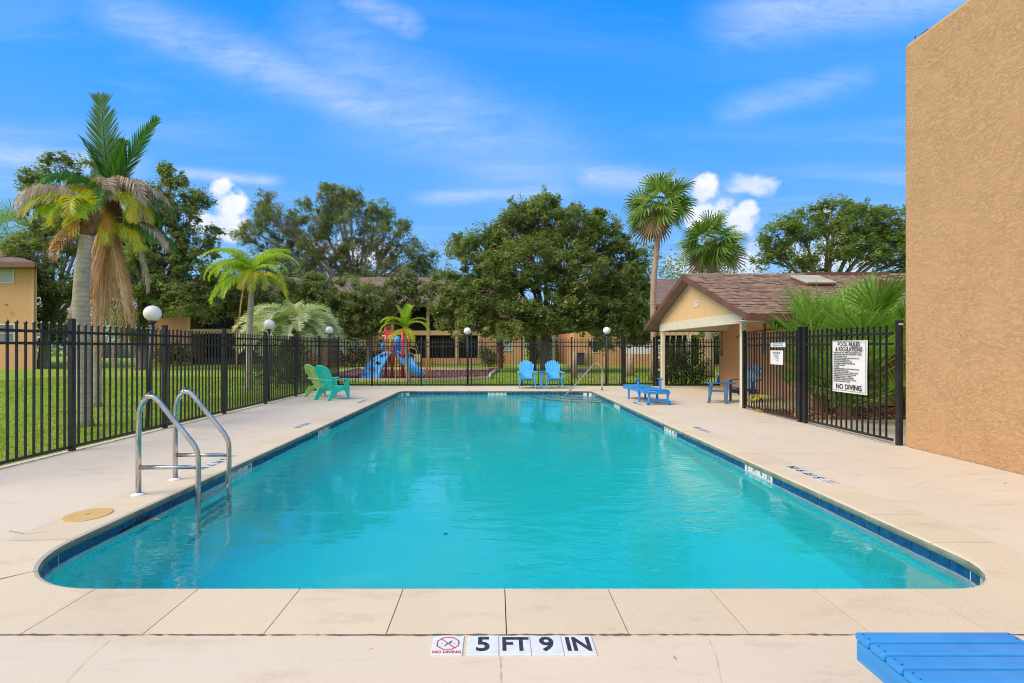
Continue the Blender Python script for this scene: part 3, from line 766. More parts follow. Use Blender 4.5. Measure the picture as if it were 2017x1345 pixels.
for v_ in range(len(m.v)): m.v[v_] = (m.v[v_][0] - .44, m.v[v_][1] + 4.02, m.v[v_][2] + WZ + .004)
single('dead_leaf', m, M_dark, 'small dark leaf floating alone near the middle of the water', 'leaf', loc=(-.44, 4.02, WZ + .004))

# ------------------------------------------------------------------ fences
FH = 1.78
def picket_mesh(w=.021, h=FH, z0=.05):
    m = MB(); m.box(-w / 2, w / 2, -w / 2, w / 2, z0, h - .03)
    e = w * .72
    m.add([(-e, -e, h - .03), (e, -e, h - .03), (e, e, h - .03), (-e, e, h - .03), (-e, -e, h - .018), (e, -e, h - .018), (e, e, h - .018), (-e, e, h - .018), (0, 0, h + .012)],
          [(3, 2, 1, 0), (0, 1, 5, 4), (1, 2, 6, 5), (2, 3, 7, 6), (3, 0, 4, 7), (4, 5, 8), (5, 6, 8), (6, 7, 8), (7, 4, 8)])
    return mesh_of('picket', m, M_black)
PK = picket_mesh()
def post_mesh(w, h):
    m = MB(); m.box(-w / 2, w / 2, -w / 2, w / 2, 0, h); e = w / 2 + .004
    m.box(-e, e, -e, e, h, h + .014); m.add([(-e, -e, h + .014), (e, -e, h + .014), (e, e, h + .014), (-e, e, h + .014), (0, 0, h + .028)], [(0, 1, 4), (1, 2, 4), (2, 3, 4), (3, 0, 4)])
    return mesh_of('post', m, M_black)
PO = post_mesh(.062, 1.83); POW = post_mesh(.085, 1.86)
def fence(name, label, cat, p0, p1, posts, sp=.112, big=(), ends=(0, 0), rails=(.06, 1.50, 1.655), posts_on=True, group=None, frame=False):
    p0 = Vector(p0); p1 = Vector(p1); d = (p1 - p0); L = d.length; ang = math.atan2(d.y, d.x)
    t = thing(name, label, cat, (p0.x, p0.y, 0), ang, group)
    for z in rails:
        m = MB(); m.box(0, L, -.014, .014, z - .018, z + .018); part('rail', m, M_black, t)
    for i, s in enumerate(posts): link('post', POW if i in big else PO, t, (s, 0, 0))
    s = sp * .5
    ps = sorted(posts); 
    bays = list(zip([0.0] + ps, ps + [L])) if True else None
    for a, b in bays:
        ln = b - a
        if ln < .15: continue
        k = max(1, int(round(ln / sp)) - 1); st = ln / (k + 1)
        for i in range(1, k + 1):
            o = link('picket', PK, t, (a + i * st, 0, rnd.uniform(-.004, .004)), (0, rnd.uniform(-.003, .003), 0))
    return t
fence('metal_fence', 'long black picket fence on the lawn side, left of the pool', 'fence', (-5.926, 4.83), (-5.926, 18.1), [0.0, 1.88, 3.77, 5.65, 7.53, 9.41, 11.30, 13.27])
farposts = [-4.66, -2.80, -.908, .996, 2.87, 4.79]
fence('metal_fence', 'black picket fence crossing behind the far end of the pool', 'fence', (-5.90, 18.1), (4.79, 18.1), [p + 5.90 for p in farposts], big=(5,), sp=.105)
fence('metal_gate', 'black picket gate beside the porch column behind the chaise', 'gate', (4.86, 18.1), (6.0, 18.1), [.02, 1.12], sp=.105, rails=(.10, 1.50, 1.655))
g = thing('gate_post', 'thick black gate post with white hinges beside the porch column', 'post', (6.09, 18.1, 0)); link('post', POW, g)
for z in (.62, 1.08, 1.72):
    m = MB(); m.box(.03, .10, -.05, -.02, z - .03, z + .03); part('hinge', m, M_white, g)
fence('metal_fence', 'black picket fence filling the back of the porch', 'fence', (6.18, 18.05), (8.44, 18.05), [], sp=.105)
def rx(y): return 5.93 + (y - 9.2) * -.005
fence('metal_fence', 'short black fence carrying the small white capacity sign', 'fence', (5.93, 11.44), (5.91, 9.30), [0.0, 2.13], sp=.112)
gt = fence('metal_gate', 'wide black picket gate carrying the pool rules sign', 'gate', (5.93, 9.22), (5.96, 7.20), [0.04], sp=.118)
g = thing('gate_post', 'black gate post standing against the tall stucco wall', 'post', (5.965, 7.09, 0)); link('post', PO, g)
m = MB(); m.box(-.032, .032, -.0335, -.031, 1.775, 1.80); part('tag', m, M_white, g)
m = MB(); m.box(-.02, .02, -.0345, -.0336, 1.783, 1.792); part('tag_print', m, M_ink, g)

# signs on the right fence (plane faces the pool, -X)
def face_mx(x, y, z):
    """local x -> -Y, local y -> +Z, local z -> -X"""
    M = Matrix(((0, 0, -1, 0), (-1, 0, 0, 0), (0, 1, 0, 0), (0, 0, 0, 1))); M.translation = (x, y, z); return M
M_sign = pmat('sign_white', (.72, .71, .72), .45, (.80, .79, .80), 2)
sg = thing('rules_sign', 'white POOL RULES & REGULATIONS sign hung on the gate', 'sign', (5.895, 8.0, 1.125))
W, H = .78, .875
m = MB(); 
nx_, ny_ = 8, 8
for i in range(nx_):
    for j in range(ny_):
        def bz(u_, v_): return -.010 * math.sin(v_ * PI * 1.3 + .4) * (u_ - .5) - .006 * math.sin(u_ * 5)
        c4 = []
        for (a, b) in ((i, j), (i + 1, j), (i + 1, j + 1), (i, j + 1)):
            u_, v_ = a / nx_, b / ny_; c4.append((bz(u_, v_), W / 2 - u_ * W, -H / 2 + v_ * H))
        m.quad(*c4)
o = part('panel', m, M_sign, sg); s_ = o.modifiers.new('s', 'SOLIDIFY'); s_.thickness = .004; s_.offset = 1
M0 = face_mx(-.014, 0, 0)
def sgt(body, size, yy, bold, xs, align='CENTER', x=0, ysp=1.0, mat_=M_ink):
    return text('lettering', body, size, mat_, sg, M0 @ Matrix.Translation((x, yy, 0)), bold, xs, align, ysp)
sgt('POOL RULES', .100, .372, .0024, .88)
sgt('& REGULATIONS', .100, .288, .0024, .80)
rules = ["THIS POOL FOR USE OF SUMMER PLACE RESIDENTS ONLY", "PERSONS UNDER 14 MUST BE ACCOMPANIED BY A PARENT", "POOL HOURS 8AM TO DUSK", "SWIM AT YOUR OWN RISK NO LIFE GUARD ON DUTY",
         "SHOWER BEFORE ENTERING POOL", "NO GLASS CONTAINERS IN POOL AREA", "NO RUNNING OR HORSEPLAY IN POOL AREA", "NO PETS IN POOL AREA", "NO DIVING", "PLEASE REMOVE PERSONAL ARTICLES WHEN LEAVING",
         "HELP KEEP AREA & POOL CLEAN", "POOL WILL BE CLOSED DURING STORMY WEATHER", "PROPER BATHING SUITS IN POOL & POOL AREA", "MAXIMUM POOL CAPACITY 37 PERSONS", "NO SMOKING OR ALCOHOLIC BEVERAGES",
         "NO ELECTRICAL DEVICES WITHIN 6 FT OF POOL", "DO NOT SWALLOW POOL WATER"]
for i, r_ in enumerate(rules):
    sgt("\u2022 " + r_, .0295, .232 - i * .0305, .0007, .80, 'LEFT', -.355)
sgt('NO DIVING', .120, -.345, .0030, .93)
m = MB()
for (a, b, c, d_) in ((-W / 2 + .012, W / 2 - .012, H / 2 - .016, H / 2 - .011), (-W / 2 + .012, W / 2 - .012, -H / 2 + .03, -H / 2 + .035)):
    m.box(-.0145, -.014, a, b, c, d_)
for yv in (-W / 2 + .012, W / 2 - .017): m.box(-.0145, -.014, yv, yv + .005, -H / 2 + .03, H / 2 - .011)
part('border_line', m, M_ink, sg)
def small_sign(name, label, y0, y1, z0, z1, lines, m_, ink):
    yc, zc = (y0 + y1) / 2, (z0 + z1) / 2; s = thing(name, label, 'sign', (5.892, yc, zc)); m = MB(); w_, h_ = y1 - y0, z1 - z0
    m.box(-.002, .002, -w_ / 2, w_ / 2, -h_ / 2, h_ / 2); part('panel', m, m_, s, bevel=.001)
    for (b_, sz, yy, bo, xs, x_) in lines: text('lettering', b_, sz, ink, s, face_mx(-.0028, 0, 0) @ Matrix.Translation((x_, yy, 0)), bo, xs)
    return s
M_ls = pmat('sign_paleblue', (.55, .72, .80), .4, (.66, .78, .84), 2); M_inkb = pmat('ink_slate', (.05, .16, .26), .5)
small_sign('capacity_sign', 'small white MAXIMUM bathing load sign on the short fence', 9.83, 10.28, 1.09, 1.385,
           [('MAXIMUM', .075, .092, .0012, .72, 0), ('BATHING LOAD', .030, .040, .0006, .8, 0), ('37 PERSONS', .034, .008, .0008, .8, 0), ('POOL DEPTH', .026, -.03, .0006, .8, .03), ('5 FT 9 IN', .026, -.062, .0006, .8, .03), ('3 FT', .022, -.09, .0006, .8, .03)], M_sign, pmat('ink_grey', (.10, .12, .18), .5))
small_sign('notice_strip', 'pale blue notice strip above the small white capacity sign', 9.75, 10.27, 1.455, 1.548,
           [('NO FOOD OR BEVERAGES', .036, .020, .0008, .85, 0), ('WITHIN FOUR FEET OF POOL', .036, -.020, .0008, .78, 0)], M_ls, M_inkb)

# ------------------------------------------------------------------ globe lamps
def lamp(base, top, label, r=.142):
    t = thing('globe_lamp', label, 'lamp', (base[0], base[1], -.03), 0, 'globe lamps outside the pool fence')
    b = Vector(base); e = Vector(top)
    m = MB(); m.tube([b, b.lerp(e, .5), e - Vector((0, 0, r + .03))], .033, 12); part('pole', m, M_pole, t, world=True, smooth=True)
    m = MB(); m.lathe([(.045, 0), (.06, .01), (.06, .05), (.05, .06)], e - Vector((0, 0, r + .04)), 14); part('fitter', m, M_pole, t, world=True)
    m = MB(); pr = [(.055, -r * .94)] + [(r * math.cos(a), r * math.sin(a)) for a in [R(-68 + 158 * k / 14) for k in range(15)]]
    pr[-1] = (.002, r); m.lathe(pr, e, 28); part('globe', m, M_globe, t, world=True, smooth=True)
    m = MB(); m.lathe([(.09, 0), (.09, .03), (.04, .05)], (b.x, b.y, -.035), 14); part('base', m, M_pole, t, world=True)
lamp((-6.32, 8.7, -.03), (-6.22, 8.7, 2.065), 'nearest globe lamp, leaning beside the big palm trunk')
lamp((-6.30, 13.35, -.03), (-6.30, 13.35, 2.09), 'globe lamp in front of the silvery palm, behind the left fence')
lamp((-6.30, 18.2, -.03), (-6.30, 18.2, 2.11), 'globe lamp at the far left fence corner')
lamp((-1.08, 18.5, -.03), (-1.08, 18.5, 2.085), 'globe lamp between the playground and the blue double chair')
lamp((4.29, 18.5, -.03), (4.29, 18.5, 2.105), 'globe lamp left of the gate, under the oak')

# ------------------------------------------------------------------ adirondack furniture
def board(m, p, q, w, h, up=Vector((0, 0, 1))): m.beam(p, q, w, h, up)
def adk_parts(t, mat_, w=.56, back_n=7, resin=False, table=False):
    """chair facing -Y (front edge at y=0, back at +y) around x=0"""
    hw = w / 2
    slat = [(.00, .375), (.09, .372), (.18, .355), (.27, .335), (.36, .315), (.45, .295)]
    for (y, z) in slat:
        m = MB(); m.beam((-hw, y + .04, z), (hw, y + .04, z - .0), .078, .022, Vector((0, 0, 1))); part('seat_slat', m, mat_, t, bevel=.004)
    for s in (-1, 1):
        m = MB(); m.prism([(s * (hw - .02), -.02, .24), (s * (hw - .02), -.02, .355), (s * (hw - .02), .5, .27), (s * (hw - .02), .86, .0), (s * (hw - .02), .76, 0), (s * (hw - .02), .42, .18)], (s * -.025, 0, 0)); part('side_rail', m, mat_, t, bevel=.004)
        m = MB(); m.prism([(s * hw, .03, 0), (s * hw, .12, 0), (s * hw, .14, .56), (s * hw, .01, .56)], (s * .028, 0, 0)); part('leg', m, mat_, t, bevel=.004)
        m = MB(); m.prism([(s * (hw - .05), -.04, .56), (s * (hw + .09), -.04, .56), (s * (hw + .08), .35, .565), (s * (hw + .02), .70, .57), (s * (hw - .03), .70, .57)], (0, 0, .024)); part('armrest', m, mat_, t, bevel=.006)
    base = Vector((0, .47, .26)); top = Vector((0, .80, .98))
    for i in range(back_n):
        u = (i - (back_n - 1) / 2) / ((back_n - 1) / 2)
        hgt = 1 - .16 * u * u - (.02 if abs(u) > .9 else 0)
        b = base + Vector((u * (hw - .07) * .72, 0, 0)); e = base.lerp(top, hgt) + Vector((u * (hw - .01), -.035 * u * u, 0))
        ww = (2 * hw) / back_n
        up = Vector((0, -1, .45)).normalized()
        m = MB(); d = (e - b).normalized(); side = Vector((1, 0, 0)); n_ = side.cross(d).normalized() * .020
        wb, wt = ww * .36, ww * .47
        m.prism([b - side * wb, b + side * wb, e + side * wt - d * .02, e + side * wt * .6, e - side * wt * .6, e - side * wt - d * .02], n_); part('back_slat', m, mat_, t, bevel=.004)
    m = MB(); m.beam((-hw - .01, .615, .585), (hw + .01, .615, .585), .03, .06); part('back_brace', m, mat_, t, bevel=.004)
    m = MB(); m.beam((-hw + .04, .78, .86), (hw - .04, .78, .86), .02, .05); part('back_brace', m, mat_, t, bevel=.004)

def resin_chair(name, label, loc, rz, mat_):
    t = thing(name, label, 'chair', loc, rz, 'resin adirondack chairs by the left fence'); hw = .27
    m = MB()
    ys = [-.02, .10, .22, .34, .46]; zs = [.33, .375, .36, .33, .29]
    for k in range(4):
        a = (ys[k] + .008, zs[k]); b = (ys[k + 1] - .008, zs[k + 1])
        mm = MB(); mm.prism([(-hw, a[0], a[1]), (hw, a[0], a[1]), (hw * .96, b[0], b[1]), (-hw * .96, b[0], b[1])], (0, 0, -.018)); part('seat_slat', mm, mat_, t, bevel=.004)
    for s in (-1, 1):
        mm = MB(); mm.prism([(s * (hw + .03), .02, 0), (s * (hw + .03), .07, 0), (s * (hw + .015), .20, .34), (s * (hw + .0), .14, .545), (s * (hw + .0), .02, .545), (s * (hw + .01), .0, .30)], (s * .03, 0, 0)); part('leg', mm, mat_, t, bevel=.006)
        mm = MB(); mm.prism([(s * (hw - .01), .0, .30), (s * (hw - .01), .42, .20), (s * (hw - .01), .64, .0), (s * (hw - .01), .75, .0), (s * (hw - .01), .60, .30), (s * (hw - .01), .46, .32), (s * (hw - .01), .0, .37)], (s * .03, 0, 0)); part('leg', mm, mat_, t, bevel=.006)
        mm = MB(); pts = [(s * (hw - .03), -.05, .55), (s * (hw + .07), -.05, .55), (s * (hw + .08), .30, .555), (s * (hw + .03), .62, .535), (s * (hw - .04), .62, .535)]
        mm.prism(pts, (0, 0, .03)); part('armrest', mm, mat_, t, bevel=.008)
    n_ = 7; d = Vector((0, .34, .70)).normalized(); b0 = Vector((0, .44, .24)); nn = Vector((1, 0, 0)).cross(d).normalized()
    # one moulded back: shield outline with recessed grooves between slats
    hgt = .80
    def half(v): return .165 + .125 * math.sin(min(v, .72) / .72 * PI / 2) if v < .72 else .29 * math.sqrt(max(0, 1 - ((v - .72) / .30) ** 2)) * 1.0
    for i in range(n_):
        u0, u1 = -1 + 2 * i / n_, -1 + 2 * (i + 1) / n_; mm = MB(); L_ = []; Rr = []
        for k in range(13):
            v = k / 12; hh = half(v)
            top = 1.0 - .16 * ((u0 + u1) / 2) ** 2
            vv = v * top
            hh2 = .165 + .125 * min(1, vv / .6)
            L_.append(b0 + d * (vv * hgt) + Vector((hh2 * (u0 + .02), 0, 0)) + nn * (.03 * ((u0) ** 2)))
            Rr.append(b0 + d * (vv * hgt) + Vector((hh2 * (u1 - .02), 0, 0)) + nn * (.03 * ((u1) ** 2)))
        mm.prism(L_ + Rr[::-1], nn * -.016); part('back_slat', mm, mat_, t)
    mm = MB(); pts = []
    for k in range(25):
        a = -1 + 2 * k / 24; u = a; pts.append(b0 + d * (hgt * (1.0 - .16 * u * u)) + Vector((.29 * u, 0, 0)) + nn * (.03 * u * u))
    for s in (-1, 1):
        side = [b0 + d * (hgt * (.84 * k / 8)) + Vector((s * (.165 + .125 * min(1, (.84 * k / 8) / .6)), 0, 0)) + nn * .03 for k in range(9)]
        mm.tube(side, .013, 6)
    mm.tube(pts, .014, 6); part('back_rim', mm, mat_, t, smooth=True)
    mm = MB(); mm.beam((-hw - .02, .60, .545), (hw + .02, .60, .545), .03, .035); part('back_brace', mm, mat_, t, bevel=.004)
    return t
resin_chair('adirondack_chair', 'pale lime green resin chair behind the teal chair', (-4.92, 14.42, 0), R(140), M_lime)
resin_chair('adirondack_chair', 'teal green resin chair beside the pale lime one', (-4.39, 13.75, 0), R(148), M_teal)

# double chair at the far end
t = thing('double_chair', 'sky blue double adirondack seat with a small table between the backs', 'double chair', (1.60, 16.80, 0))
for cx in (-.48, .48):
    before = set(t.children)
    adk_parts(t, M_bluelight, .54, 8)
    for ch in t.children:
        if ch not in before: ch.location.x += cx
m = MB(); m.box(-.20, .20, -.04, .42, .59, .612); part('tabletop', m, M_bluep, t, bevel=.004)
m = MB(); m.box(-.045, .045, -.02, .01, 0, .59); part('leg', m, M_bluep, t, bevel=.004)

# porch chair with side table + bottle
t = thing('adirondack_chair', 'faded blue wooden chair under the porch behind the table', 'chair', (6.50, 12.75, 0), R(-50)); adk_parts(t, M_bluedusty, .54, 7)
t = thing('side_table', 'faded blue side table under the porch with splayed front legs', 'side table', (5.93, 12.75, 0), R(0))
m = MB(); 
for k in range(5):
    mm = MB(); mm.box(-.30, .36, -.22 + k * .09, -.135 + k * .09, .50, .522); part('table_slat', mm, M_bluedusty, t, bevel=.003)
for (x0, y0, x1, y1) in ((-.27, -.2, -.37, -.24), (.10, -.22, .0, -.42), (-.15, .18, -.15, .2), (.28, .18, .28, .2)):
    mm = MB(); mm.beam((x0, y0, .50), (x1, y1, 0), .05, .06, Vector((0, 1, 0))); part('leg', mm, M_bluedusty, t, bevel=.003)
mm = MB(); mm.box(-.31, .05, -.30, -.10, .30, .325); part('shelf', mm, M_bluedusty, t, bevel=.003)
b = thing('bottle', 'dark blue bottle standing on the porch side table', 'bottle', (5.90, 12.72, .522))
m = MB(); m.lathe([(.028, 0), (.034, .01), (.034, .12), (.022, .17), (.013, .19), (.013, .215)], (0, 0, 0), 16); part('body', m, pmat('bottle_blue', (.01, .04, .30), .15), b, smooth=True)
m = MB(); m.lathe([(.015, .215), (.015, .235)], (0, 0, 0), 12); part('cap', m, M_white, b)

# chaise lounges
def chaise(label, loc, rz):
    """foot end at +Y local end, head end (wheels) at y=0, lying flat"""
    t = thing('chaise_lounge', label, 'chaise lounge', loc, rz, 'blue slatted chaise lounges'); L = 1.90; hw = .285
    for s in (-1, 1):
        m = MB(); m.box(s * hw - (.028 if s > 0 else 0), s * hw + (.028 if s < 0 else 0), .0, L - .003, .276, .352); part('side_rail', m, M_bluep, t, bevel=.006)
    m = MB(); m.box(-hw + .0285, hw - .0285, L - .032, L - .004, .276, .350); part('end_board', m, M_bluep, t, bevel=.004)
    m = MB(); m.box(-hw + .0285, hw - .0285, .004, .032, .276, .350); part('end_board', m, M_bluep, t, bevel=.004)
    n_ = 26; pitch = .0705
    for k in range(n_):
        y1 = L - k * pitch
        m = MB(); m.box(-hw - .004, hw + .004, y1 - .064, y1, .3535, .380); sl = part('slat', m, M_bluep, t, bevel=.008)
        if k < 6:
            mm = MB()
            for s in (-1, 1):
                for q in (.018, .046): mm.lathe([(.0032, 0), (.0032, .0006)], (s * (hw - .016), y1 - q, .3803), 8)
            part('screw', mm, M_ink, sl)
    for s in (-1, 1):
        for yy in (L - .36, .72, .06):
            m = MB(); m.box(s * (hw - .045) - .02, s * (hw - .045) + .02, yy - .035, yy + .035, .0, .276); part('leg', m, M_bluep, t, bevel=.005)
        m = MB(); m.tube([(s * hw - .015, .06, .055), (s * hw + .025, .06, .055)], .055, 16); part('wheel', m, M_bluep, t)
        m = MB(); m.box(s * (hw + .014) - .014, s * (hw + .014) + .014, .60, .70, .24, .61); part('arm_support', m, M_bluep, t, bevel=.004)
        m = MB(); m.prism([(s * (hw - .03), .52, .612), (s * (hw + .075), .52, .612), (s * (hw + .075), .80, .612), (s * (hw - .01), .80, .612)], (0, 0, .022)); part('armrest', m, M_bluep, t, bevel=.005)
    m = MB(); m.box(-hw + .03, hw - .03, .05, .08, .09, .15); part('stretcher', m, M_bluep, t, bevel=.004)
    return t
chaise('bright blue chaise with raised armrests on the far right deck', (4.10, 12.0, 0), R(4))
chaise('bright blue slatted lounge end at the near right corner', (1.63, -.107, 0), 0)

# ------------------------------------------------------------------ stucco building on the right
bl = thing('stucco_building', 'tall windowless tan stucco wall at the right edge', 'building', (6, 7.03, 0))
m = MB(); m.box(6.0, 17.0, -8, 7.03, -.1, 5.84); part('wall', m, M_stucco_r, bl, world=True, bevel=.02)
m = MB(); m.box(6.02, 16.98, -7.98, 7.01, 5.84, 5.868); part('parapet_cap', m, M_beige, bl, world=True)
m = MB(); m.tube([(6.10, 6.97, 5.86), (6.10, 6.97, 5.97)], .008, 8); part('vent_pipe', m, M_pole, bl, world=True)
m = MB(); m.tube([(6.04, 6.9, 5.86), (6.06, 6.84, 5.90), (6.08, 6.76, 5.92), (6.1, 6.68, 5.90)], .007, 6); part('cable', m, M_pole, bl, world=True)

# ------------------------------------------------------------------ clubhouse
ch = thing('clubhouse', 'low tan clubhouse numbered 260 with brown shingle roof', 'building', (6.0, 14.5, 0))
RY, RZ, E0, E1, EZ = 14.5, 3.66, 10.76, 18.24, 2.20; XA = 5.66; XB = 17.5
sl = (RZ - EZ) / (RY - E0)
def rz(y): return RZ - abs(y - RY) * sl
m = MB()
for (ya, yb) in ((E0, RY), (RY, E1)):
    m.prism([(XA, ya, rz(ya) - .02), (XB, ya, rz(ya) - .02), (XB, yb, rz(yb) - .02), (XA, yb, rz(yb) - .02)], (0, 0, -.10))
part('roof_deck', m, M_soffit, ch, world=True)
# rake and eave boards
m = MB(); m.prism([(XA - .03, E0, EZ + .005), (XA - .03, RY, RZ + .005), (XA - .03, E1, EZ + .005), (XA - .03, E1, EZ - .15), (XA - .03, RY, RZ - .17), (XA - .03, E0, EZ - .15)], (.028, 0, 0)); part('rake_board', m, M_brown, ch, world=True)
m = MB(); m.box(XA, XB, E0 - .03, E0 - .002, EZ - .15, EZ - .005); part('fascia', m, M_brown, ch, world=True)
m = MB(); m.box(XA, XB, E1 + .002, E1 + .03, EZ - .15, EZ - .005); part('fascia', m, M_brown, ch, world=True)
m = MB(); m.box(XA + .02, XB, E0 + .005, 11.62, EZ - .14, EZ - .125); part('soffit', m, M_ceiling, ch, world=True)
# shingles: bottom courses as separate pieces, the rest one mass
M_sh = bpy.data.materials.new('shingle'); M_sh.use_nodes = True
_t = NT(M_sh.node_tree); _bs = M_sh.node_tree.nodes['Principled BSDF']; _bs.inputs['Roughness'].default_value = .95; _bs.inputs['Specular IOR Level'].default_value = .15
_oi = _t.node('ShaderNodeNewGeometry'); _pos = _oi.outputs['Position']
_cell = _t.node('ShaderNodeTexWhiteNoise', noise_dimensions='3D')
_sn = _t.node('ShaderNodeVectorMath', operation='SNAP', ins={0: _t.mapv(_pos, loc=(.0, .0, 0)), 1: (.13, .129, 5.0)})
_t.l.new(_sn.outputs[0], _cell.inputs[0])
_c = _t.ramp(_cell.outputs[0], [(.0, (.25, .15, .105)), (.35, (.33, .215, .15)), (.65, (.385, .26, .185)), (1.0, (.44, .31, .22))])
_g = _t.noise(_pos, 160, 2, .5); _c = _t.mix(_t.ramp(_g, [(.42, .45), (.6, 0)]), _c, (.07, .045, .04))
_l = _t.noise(_pos, .6, 4, .6); _c = _t.mix(_t.ramp(_l, [(.5, 0), (.75, .35)]), _c, (.30, .22, .17))
_t.l.new(_c, _bs.inputs['Base Color'])
_b2 = _t.node('ShaderNodeBump', ins={'Height': _g, 'Strength': .4, 'Distance': .01}); _t.l.new(_b2.outputs[0], _bs.inputs['Normal'])
CRS = .14; cn = int(math.hypot(RY - E0, RZ - EZ) / CRS)
ud = Vector((0, RY - E0, RZ - EZ)).normalized(); nrm_ = Vector((0, -ud.z, ud.y))
def shingle(m, x, k, w_, th):
    p = Vector((x, E0, EZ)) + ud * (k * CRS); q = p + ud * (CRS + .03)
    a = p + nrm_ * (th + .004); b_ = q + nrm_ * .002
    m.add([a, a + Vector((w_, 0, 0)), b_ + Vector((w_, 0, 0)), b_, a - nrm_ * th, a + Vector((w_, 0, 0)) - nrm_ * th], [(0, 1, 2, 3), (4, 5, 1, 0)])
mass = MB(); cnt = 0
for k in range(cn + 1):
    x = XA - .02 - (k % 3) * .11
    while x < 12.6:
        w_ = rnd.choice((.13, .17, .22, .28, .33)); x2 = min(x + w_, 12.6); x0 = max(x, XA - .02)
        if x2 > x0 + .03:
            th = rnd.choice((.006, .010, .016, .022)) if rnd.random() < .8 else .004
            if k < 8 and cnt < 296:
                s1_ = MB(); shingle(s1_, x0, k, x2 - x0 - .004, th); part('shingle', s1_, M_sh, ch, world=True); cnt += 1
            else: shingle(mass, x0, k, x2 - x0 - .004, th)
        x = x2
        if x2 >= 12.6: break
part('shingles', mass, M_sh, ch, world=True, kind='stuff')
m = MB(); 
for k in range(26): m.prism([(XA + k * .3, RY - .13, RZ - .045), (XA + k * .3 + .33, RY - .13, RZ - .045), (XA + k * .3 + .33, RY, RZ + .012), (XA + k * .3, RY, RZ + .012 + .006)], (0, 0, .012))
m.box(XA, XB, RY - .02, RY + .02, RZ - .02, RZ + .012)
part('ridge_cap', m, M_sh, ch, world=True)
m = MB(); m.box(9.35, 11.8, RY - .12, RY + .12, RZ - .02, RZ + .05); part('ridge_vent', m, M_brown, ch, world=True)
m = MB(); m.prism([(XA, RY, RZ), (XB, RY, RZ), (XB, E1, EZ), (XA, E1, EZ)], (0, 0, .012)); part('back_slope', m, M_sh, ch, world=True)
# skylight (pale dome panel) and brown vent stack
def onroof(px, py):
    # intersection of the view ray with the front slope
    dx, dz = (px - 976) / FPX, (685 - py) / FPX
    Y = (EZ - EYE - sl * E0) / (dz - sl); return Vector((dx * Y, Y, EYE + dz * Y))
a0 = onroof(1568, 556); a1 = onroof(1640, 572)
m = MB(); up_ = nrm_
c0 = Vector((a0.x + .06, a0.y, rz(a0.y))); y0_, y1_ = 13.05, 13.95
def RP(x, y, h): return Vector((x, y, rz(y))) + nrm_ * h
m.prism([RP(8.50, 13.1, .0), RP(9.27, 13.1, .0), RP(9.27, 13.85, .0), RP(8.50, 13.85, .0)], nrm_ * .08); sk_ = part('skylight', m, M_brown, ch, world=True)
m = MB(); m.prism([RP(8.48, 13.08, .082), RP(9.29, 13.08, .082), RP(9.29, 13.87, .082), RP(8.48, 13.87, .082)], nrm_ * .05); part('skylight_lens', m, pmat('skylight_lens', (.50, .47, .35), .6, (.42, .38, .27), 2), sk_, world=True, bevel=.01)
m = MB(); m.box(10.10, 10.24, 12.55, 12.69, 2.85, 3.22); part('vent_stack', m, pmat('rusty_vent', (.22, .09, .05), .8), ch, world=True)
# gable, beam, columns, ceiling
GX = 5.97
m = MB(); ya, yb = 11.66, 17.34
m.prism([(GX, ya, 2.30), (GX, yb, 2.30), (GX, yb, rz(yb) - .13), (GX, RY, RZ - .13), (GX, ya, rz(ya) - .13)], (.03, 0, 0)); part('gable_wall', m, M_wood_y, ch, world=True)
M_groove = pmat('groove', (.62, .41, .18), .9)
for k in range(1, 28):
    yv = ya + k * .203
    if yv < yb - .05:
        m = MB(); m.box(GX - .002, GX - .0005, yv, yv + .006, 2.305, rz(yv) - .14); part('groove_line', m, M_groove, ch, world=True)
m = MB(); m.box(GX - .02, GX + .12, 11.58, 17.40, 2.04, 2.30); part('beam', m, M_cream, ch, world=True, bevel=.004)
for (yv, w_) in ((11.68, .11), (17.30, .12)):
    m = MB(); m.box(GX + .0, GX + .115, yv - w_ / 2, yv + w_ / 2, 0, 2.04); part('column', m, M_cream, ch, world=True, bevel=.004)
m = MB(); m.box(GX + .12, XB, 11.58, 11.70, 2.04, 2.28); part('beam', m, M_cream, ch, world=True)
m = MB(); m.box(GX + .12, 8.44, 17.30, 17.42, 2.06, 2.30); part('beam', m, M_cream, ch, world=True)
m = MB(); m.box(GX + .12, 8.44, 11.70, 17.30, 2.30, 2.33); part('ceiling', m, M_ceiling, ch, world=True)
m = MB(); m.box(8.46, XB, 11.9, 18.15, 0, 2.60); part('wall', m, M_stucco, ch, world=True)
# conduit on the wall
m = MB(); m.tube([(8.43, 14.3, 2.3), (8.43, 14.3, 2.02), (8.43, 16.2, 1.93), (8.43, 16.8, 1.80)], .022, 6); m.tube([(8.43, 15.6, 1.93), (8.43, 15.6, .95)], .008, 6); m.tube([(8.43, 14.3, 2.3), (8.43, 14.3, 2.02)], .05, 6)
part('conduit', m, M_brown, ch, world=True)
m = MB(); m.tube([(8.43, 17.9, 2.3), (8.43, 17.9, 1.25)], .02, 6); m.box(8.36, 8.45, 17.82, 17.98, 1.15, 1.35); part('conduit', m, pmat('greybox', (.20, .20, .19), .5), ch, world=True)
m = MB(); m.tube([(6.62, 11.80, 2.28), (6.62, 11.80, 1.3)], .03, 8); part('downpipe', m, M_brown, ch, world=True)
Mt = Matrix(((0, 0, -1, 0), (-1, 0, 0, 0), (0, 1, 0, 0), (0, 0, 0, 1)))
Mt.translation = Vector((GX - .012, 14.25, 2.74)) - wloc(ch); text('house_number', '260', .26, M_white, ch, Mt, .007, .80, ext=.006)

